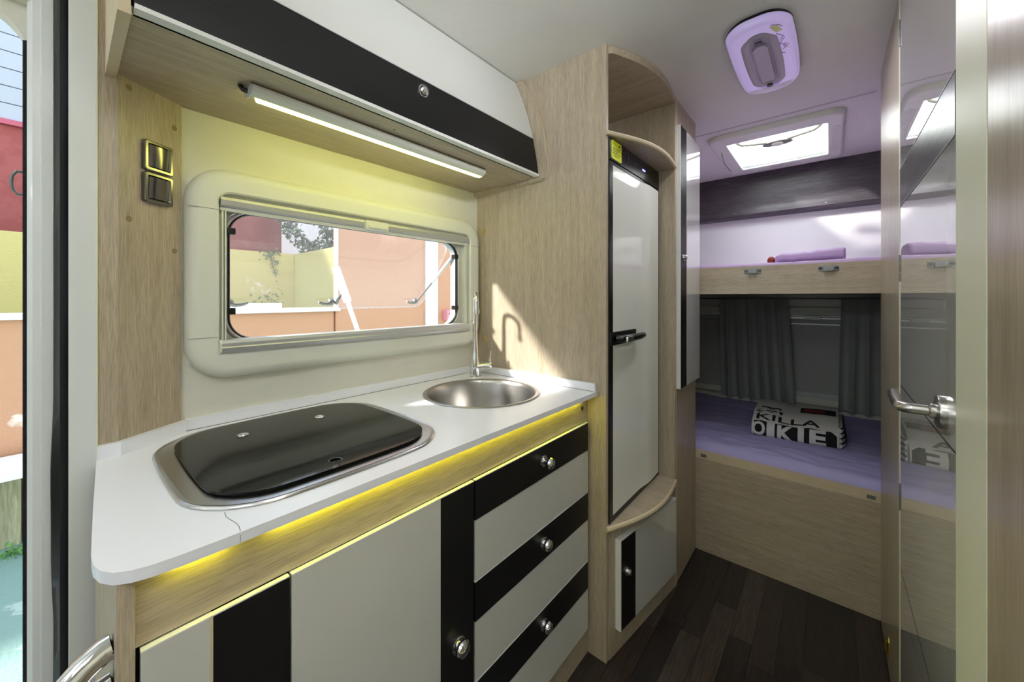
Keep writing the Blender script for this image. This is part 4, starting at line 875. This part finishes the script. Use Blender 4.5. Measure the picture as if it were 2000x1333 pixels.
# ================================================================ CEILING LAMP
cl = thing('ceiling_lamp', 'lavender plastic ceiling lamp with grey oval lens above the aisle', 'lamp', (1.5, 0.165, CEIL))
def sq(x0_, x1_, y0_, y1_, i, r, b=0.008): return rrect(x0_ + i, x1_ - i, y0_ + i, y1_ - i, r, 7, bulge=b)
LM = (1.283, 1.722, 0.088, 0.245)
bm = B(); ringloft(bm, [zl(sq(*LM, i, r), z) for i, r, z in ((0, 0.06, CEIL - 0.0005), (-0.003, 0.062, CEIL - 0.012), (0, 0.06, CEIL - 0.024), (0.006, 0.055, CEIL - 0.031), (0.018, 0.045, CEIL - 0.033), (0.045, 0.03, CEIL - 0.033))]); finish(bm, 'housing', M['lavender'], cl, angle=45)
bm = B(); ringloft(bm, [zl(sq(*LM, i, r), z) for i, r, z in ((-0.001, 0.061, CEIL - 0.0005), (-0.0035, 0.063, CEIL - 0.006), (-0.0033, 0.062, CEIL - 0.0105))]); finish(bm, 'dark_lip', M['rubber'], cl)  # thin dark lip around the top edge of the housing
LI = (1.345, 1.655, 0.130, 0.205)
lens = B(); ringloft(lens, [zl(rrect(LI[0] + i, LI[1] - i, LI[2] + i, LI[3] - i, r, 8, bulge=0.006), z) for i, r, z in ((-0.012, 0.04, CEIL - 0.031), (-0.002, 0.032, CEIL - 0.036), (0.003, 0.03, CEIL - 0.0345), (0.016, 0.018, CEIL - 0.030))])
lens.faces.ensure_lookup_table(); finish(lens, 'lens', M['grey_lens'], cl, angle=50)
finish(plate(B(), rrect(LI[0] + 0.012, LI[1] - 0.012, LI[2] + 0.012, LI[3] - 0.012, 0.02, 8), [], 'z', CEIL - 0.031, CEIL - 0.028), 'lens_plate', M['grey_lens2'], cl)
t_ = bmesh.new(); plate(t_, rrect(1.385, 1.625, 0.148, 0.187, 0.0193, 8), [], 'z', CEIL - 0.038, CEIL - 0.031); bmesh.ops.bevel(t_, geom=[e for e in t_.edges if e.calc_face_angle(0) > 0.8], offset=0.003, segments=2, affect='EDGES'); finish(t_, 'diffuser', M['grey_lens'], cl)
finish(lathe(B(), [(0, 0.004), (0.009, 0.004), (0.011, 0)], (1.662, 0.168, CEIL - 0.033), (0, 0, -1), 20), 'button', M['black_gloss'], cl)
quickbox('slot', M['black_gloss'], cl, 1.366, 1.378, 0.160, 0.178, CEIL - 0.0335, CEIL - 0.031, bev=0)
quickbox('slot', M['black_gloss'], cl, 1.632, 1.640, 0.160, 0.176, CEIL - 0.0335, CEIL - 0.031, bev=0)
# plain printed ornament on the near right corner of the cover: a pale patch and loose curls
zc = CEIL - 0.0336
finish(plate(B(), [(1.345, 0.122), (1.310, 0.134), (1.306, 0.118), (1.345, 0.105)], [], 'z', zc - 0.0004, zc + 0.0006), 'print_patch', M['yellowprint'], cl)
for pts in ([(1.300, 0.130), (1.312, 0.112), (1.325, 0.105)], [(1.352, 0.122), (1.375, 0.106), (1.392, 0.116)], [(1.385, 0.104), (1.41, 0.118), (1.432, 0.103), (1.45, 0.112)], [(1.44, 0.124), (1.466, 0.121), (1.474, 0.108)]):
    finish(tube(B(), [(x, y, zc) for x, y in pts], 0.0009, 6), 'print_curl', M['printline'], cl)
finish(tube(B(), [(1.43 + 0.012 * math.cos(a), 0.104 + 0.006 * math.sin(a), zc) for a in [2 * math.pi * k / 12 for k in range(13)]], 0.0009, 6), 'print_curl', M['pinkprint'], cl)
bm = B(); g0 = [p for p in rrect(1.640, 1.708, 0.106, 0.228, 0.03, 6)]
finish(plate(B(), [(1.672, 0.102), (1.700, 0.112), (1.708, 0.135), (1.709, 0.20), (1.700, 0.224), (1.672, 0.232), (1.675, 0.19), (1.678, 0.168), (1.675, 0.14)], [], 'z', CEIL - 0.0342, CEIL - 0.0325), 'end_band', M['lilac'], cl)

# ================================================================ SKYLIGHT
sl = thing('window_2', 'bright roof hatch with rounded cream frame above the bunks', 'window', (2.46, 0.21, CEIL)); sl['kind'] = 'structure'
bm = B()
OUT = (2.115, 2.800, -0.052, 0.486)
plo = [zl(rrect(OUT[0] + i, OUT[1] - i * 1.0, OUT[2] + i, OUT[3] - i, r, 7, ), z) for i, r, z in ((0, 0.05, CEIL - 0.0005), (0.0, 0.05, CEIL - 0.012), (0.005, 0.05, CEIL - 0.022), (0.014, 0.045, CEIL - 0.026))]
n_ = len(plo[0])
inner = rrect(SK[0] - 0.004, SK[1] + 0.004, SK[2] - 0.004, SK[3] + 0.004, 0.012, 7)
plo += [zl(inner, CEIL - 0.026), zl(rrect(SK[0], SK[1], SK[2], SK[3], 0.01, 7), CEIL - 0.023), zl(rrect(SK[0], SK[1], SK[2], SK[3], 0.01, 7), CEIL + 0.06)]
ringloft(bm, plo); fr_ = finish(bm, 'frame', M['white_plastic'], sl, angle=40)
for k in range(7):
    y = -0.040 + 0.0055 * k; L_ = 0.20 - 0.008 * abs(k - 3)
    finish(tube(B(), [(2.46 - L_, y + 0.004, CEIL - 0.0262), (2.46, y - 0.001, CEIL - 0.0270), (2.46 + L_, y + 0.004, CEIL - 0.0262)], 0.0016, 6), 'vent_rib', M['white_plastic'], fr_)
for yy in (0.470,):
    finish(tube(B(), [(2.30, 0.452, CEIL - 0.026), (2.50, 0.474, CEIL - 0.0265), (2.66, 0.474, CEIL - 0.026), (2.78, 0.455, CEIL - 0.02)], 0.002, 6), 'vent_rib', M['greymetal'], fr_)
bm = B()
for k in range(14):
    xx = 0.265 - 0.0105 * k; box(bm, 2.742, 2.748, xx, xx + (0.0085 if k != 6 else 0.003), CEIL - 0.0268, CEIL - 0.0258)
finish(bm, 'embossed_mark', M['greymetal'], fr_)
# dome
def dome(p, t): return (p[0], p[1], t)
bm = B(); nx = 16; g = []
for i in range(nx + 1):
    r_ = []
    for j in range(nx + 1):
        u, v = i / nx, j / nx; h = (1 - (2 * u - 1) ** 4) * (1 - (2 * v - 1) ** 4)
        r_.append(bm.verts.new((SK[0] - 0.01 + (SK[1] - SK[0] + 0.02) * u, SK[2] - 0.01 + (SK[3] - SK[2] + 0.02) * v, CEIL + 0.055 + 0.035 * h)))
    g.append(r_)
for i in range(nx):
    for j in range(nx): bm.faces.new((g[i][j], g[i + 1][j], g[i + 1][j + 1], g[i][j + 1]))
finish(bm, 'dome', M['dome'], sl)
# crank handle bar with oval latch
pts = [(2.30, 0.385, CEIL + 0.035), (2.325, 0.378, CEIL + 0.012), (2.335, 0.36, CEIL + 0.003), (2.35, 0.31, CEIL), (2.37, 0.25, CEIL), (2.37, 0.17, CEIL), (2.35, 0.12, CEIL), (2.335, 0.06, CEIL + 0.003), (2.325, 0.038, CEIL + 0.012), (2.30, 0.030, CEIL + 0.035)]
finish(tube(B(), pts, 0.009, 12), 'handle_bar', M['hatch_plastic'], sl)
bm = B(); plate(bm, [(2.392 + 0.040 * math.sin(2 * math.pi * k / 32), 0.21 + 0.066 * math.cos(2 * math.pi * k / 32)) for k in range(32)], [], 'z', CEIL - 0.008, CEIL + 0.004); lc = finish(bm, 'handle_grip', M['hatch_plastic'], sl)
finish(lathe(B(), [(0, 0.010), (0.018, 0.009), (0.024, 0.005), (0.025, 0)], (2.392, 0.21, CEIL - 0.008), (0, 0, -1), 28), 'latch_button', M['white_plastic'], lc)
quickbox('blind_bar', M['white_frame'], sl, 2.678, 2.694, SK[2] + 0.002, SK[3] - 0.002, CEIL - 0.018, CEIL - 0.008)
quickbox('blind_bar_gap', M['greymetal'], sl, 2.675, 2.678, SK[2] + 0.002, SK[3] - 0.002, CEIL - 0.014, CEIL - 0.010, bev=0)

# ================================================================ OUTSIDE
el = thing('added_door_leaf', 'white door leaf added out of view beside the doorway to block sun', 'door', (-0.70, 1.2, 0.0))
quickbox('leaf', M['white_frame'], el, -0.72, -0.68, 1.18, 1.76, 0.0, 1.93, bev=0.006)  # unseen leaf, added to keep direct sun off the aisle
cn = thing('sun_blocker', 'white board added out of view above the entry doorway to block sun', 'sun_blocker', (-0.4, 1.3, 1.95))
quickbox('blocker_board', M['white_frame'], cn, -0.95, -0.02, 1.168, 1.58, 1.945, 1.975, bev=0.006)  # added out of view, stops high sun entering through the doorway
GZ = -0.42
bm = B(); box(bm, -14, 22, 1.3, 24, GZ - 0.1, GZ); struct(finish(bm, 'ground', M['ground']), 'worn green concrete ground outside the caravan', 'ground')
YL = 4.2
lwall = thing('garden_wall', 'low orange rendered wall with white coping outside the entry door and window', 'wall', (0, YL, GZ))
quickbox('render', M['orange'], lwall, -5, 1.93, YL, YL + 0.2, GZ, 1.02, bev=0.01)
quickbox('coping', M['out_white'], lwall, -5, 1.98, YL - 0.05, YL + 0.22, 1.02, 1.06, bev=0.005)
for k, xx in enumerate((0.68, 0.93)): quickbox('white_block', M['out_white'], lwall, xx, xx + (0.22 if k == 0 else 0.5), YL + 0.05, YL + 0.16, 1.06, 1.115, bev=0.005)
ob = thing('orange_house', 'tall orange rendered house wall with white corner strip and white pillar', 'building', (3.5, YL, GZ))
quickbox('render', M['orange'], ob, 1.94, 8.0, YL - 0.02, YL + 0.04, GZ, 3.4, bev=0.01)
quickbox('corner_strip', M['out_white'], ob, 1.925, 1.965, YL - 0.03, YL - 0.01, 1.06, 3.4)
quickbox('pillar', M['out_white'], ob, 3.135, 3.335, YL - 0.06, YL - 0.02, GZ, 3.4, bev=0.01)
yw = thing('yellow_wall', 'yellow plastered courtyard wall with flaking white patches', 'wall', (0, 6.5, GZ))
quickbox('render', M['yellow'], yw, -8, 2.36, 6.5, 6.7, GZ, 1.86, bev=0.01)
quickbox('render', M['yellow'], yw, 2.36, 2.5, 4.4, 6.7, GZ, 1.86, bev=0.01)
rb = thing('red_building', 'red facade with pale blue-grey siding above the yellow wall', 'building', (0, 8.5, GZ))
quickbox('facade', M['red'], rb, -10, 2.85, 8.5, 9.5, GZ, 3.5, bev=0.01)
quickbox('cornice', mat('pink_cornice', srgb(190, 100, 120), 0.7), rb, -10, 2.85, 8.44, 8.55, 3.5, 3.57)
z = 3.57
while z < 5.4:
    bm = B(); plate(bm, [(8.50, z), (8.50, z + 0.22), (8.52, z + 0.23), (8.60, z + 0.23), (8.60, z), (8.535, z - 0.005)], [], None, -10, 2.85, fn=lambda p, t: (t, p[0] + 0.0, p[1]))
    finish(bm, 'siding_board', M['siding'], rb); z += 0.235
pb = thing('pale_building', 'white building far behind the courtyard trees', 'building', (6, 11, GZ))
quickbox('facade', M['out_white'], pb, 2.2, 14, 11, 12, GZ, 5.0, bev=0.01)
# tree behind the yellow wall
tr_ = thing('tree', 'leafy tree behind the yellow courtyard wall', 'tree', (3.8, 7.75, GZ))
finish(tube(B(), [(3.8, 7.75, GZ), (3.85, 7.75, 1.2), (3.75, 7.75, 2.4), (3.7, 7.75, 3.2)], [0.12, 0.1, 0.07, 0.03], 10), 'trunk', M['stem'], tr_)
bm = B(); rnd = random.Random(3)
for k in range(9000):
    a, b_, c_ = rnd.gauss(0, 1), rnd.gauss(0, 1), rnd.gauss(0, 1); l_ = math.sqrt(a * a + b_ * b_ + c_ * c_); rr_ = rnd.uniform(0.75, 1)
    p = Vector((3.78 + 1.28 * a / l_ * rr_, 7.75 + 0.6 * b_ / l_ * rr_, 2.95 + 1.25 * c_ / l_ * rr_))
    if noise.noise(p * 2.2) < -0.22: continue
    s = rnd.uniform(0.035, 0.07); d1 = Vector((rnd.uniform(-1, 1), rnd.uniform(-1, 1), rnd.uniform(-1, 1))).normalized(); d2 = d1.orthogonal().normalized()
    v_ = [bm.verts.new(p + d1 * s), bm.verts.new(p + d2 * s * 0.5), bm.verts.new(p - d1 * s), bm.verts.new(p - d2 * s * 0.5)]; bm.faces.new(v_)
lf = finish(bm, 'foliage', M['leaf'], tr_, smooth=False); lf['kind'] = 'stuff'
# climbing stems on the yellow wall
def creeper(pts, label, leaves):
    t = thing('creeper', label, 'plant', (pts[0][0], 6.48, pts[0][1]), 'creepers on the yellow wall')
    finish(tube(B(), [(x, 6.485, z) for x, z in pts], 0.006, 6), 'stem', M['stem'], t)
    b_ = B()
    for (cx, cz, sx, sz, n) in leaves:
        for k in range(n):
            p = Vector((cx + rnd.gauss(0, sx), 6.47, cz + rnd.gauss(0, sz))); s = rnd.uniform(0.012, 0.028); d1 = Vector((rnd.uniform(-1, 1), -0.3, rnd.uniform(-1, 1))).normalized(); d2 = d1.cross(Vector((0, 1, 0))).normalized()
            b_.faces.new([b_.verts.new(q) for q in (p + d1 * s, p + d2 * s * .6, p - d1 * s, p - d2 * s * .6)])
    l = finish(b_, 'leaves', M['leaf'], t, smooth=False); l['kind'] = 'stuff'
creeper([(1.17, 1.84), (1.14, 1.72), (1.10, 1.55), (1.13, 1.40), (1.20, 1.28), (1.26, 1.2), (1.30, 1.1)], 'thin bare creeper stem curving down the left part of the yellow wall', [(1.17, 1.80, 0.06, 0.03, 14)])
creeper([(2.02, 1.84), (2.05, 1.66), (2.10, 1.5)], 'leafy creeper hanging over the yellow wall near its corner', [(2.0, 1.84, 0.07, 0.05, 40), (2.07, 1.66, 0.03, 0.09, 26), (2.02, 1.18, 0.13, 0.06, 34)])
# leaning white pole
pl = B(); A_, B_, D_ = Vector((1.345, 2.9, 1.40)), Vector((1.44, 2.9, 1.138)), Vector((1.62, 2.9, 0.62))
foot = Vector((1.83, 2.9, GZ)); tube(pl, [A_, B_], 0.030, 14); pw_ = thing('leaning_pole', 'white pole leaning in the yard behind the kitchen window', 'pole', (1.83, 2.9, GZ))
finish(pl, 'upper_tube', M['out_white'], pw_); finish(tube(B(), [B_, D_, foot], 0.017, 12), 'lower_tube', M['out_white'], pw_)
px_ = thing('wall_box', 'small pink box with a dark slot low on the orange house wall', 'box', (3.50, YL - 0.1, 0.85))
quickbox('body', M['pinkbox'], px_, 3.44, 3.57, YL - 0.13, YL - 0.02, 0.85, 0.995, bev=0.01); quickbox('slot', M['dark_slot'], px_, 3.47, 3.54, YL - 0.134, YL - 0.125, 0.935, 0.948, bev=0)
# bench-like boards by the wall seen through the doorway
be = thing('board_bench', 'weathered board bench against the orange wall outside the entry door', 'bench', (-0.5, 4.0, GZ))
quickbox('top_board', M['out_white'], be, -2.4, 1.0, 3.80, 4.15, 0.055, 0.125, bev=0.01)
for k in range(12):
    xx = -2.3 + 0.27 * k; quickbox('slat', M['bench'], be, xx, xx + 0.235, 3.99, 4.03, GZ, 0.055, bev=0.006)
weed = B()
for k in range(60):
    p = Vector((-0.19 + rnd.gauss(0, 0.03), 3.85 + rnd.gauss(0, 0.03), GZ + abs(rnd.gauss(0, 0.025)))); s = rnd.uniform(0.01, 0.022); d1 = Vector((rnd.uniform(-1, 1), rnd.uniform(-1, 1), rnd.uniform(0, 1))).normalized(); d2 = d1.orthogonal().normalized()
    weed.faces.new([weed.verts.new(q) for q in (p + d1 * s, p + d2 * s * .5, p - d1 * s, p - d2 * s * .5)])
tag(finish(weed, 'weed', mat('weed_green', srgb(100, 150, 80), 0.7), smooth=False), 'small green weed growing at the foot of the board bench', 'plant')
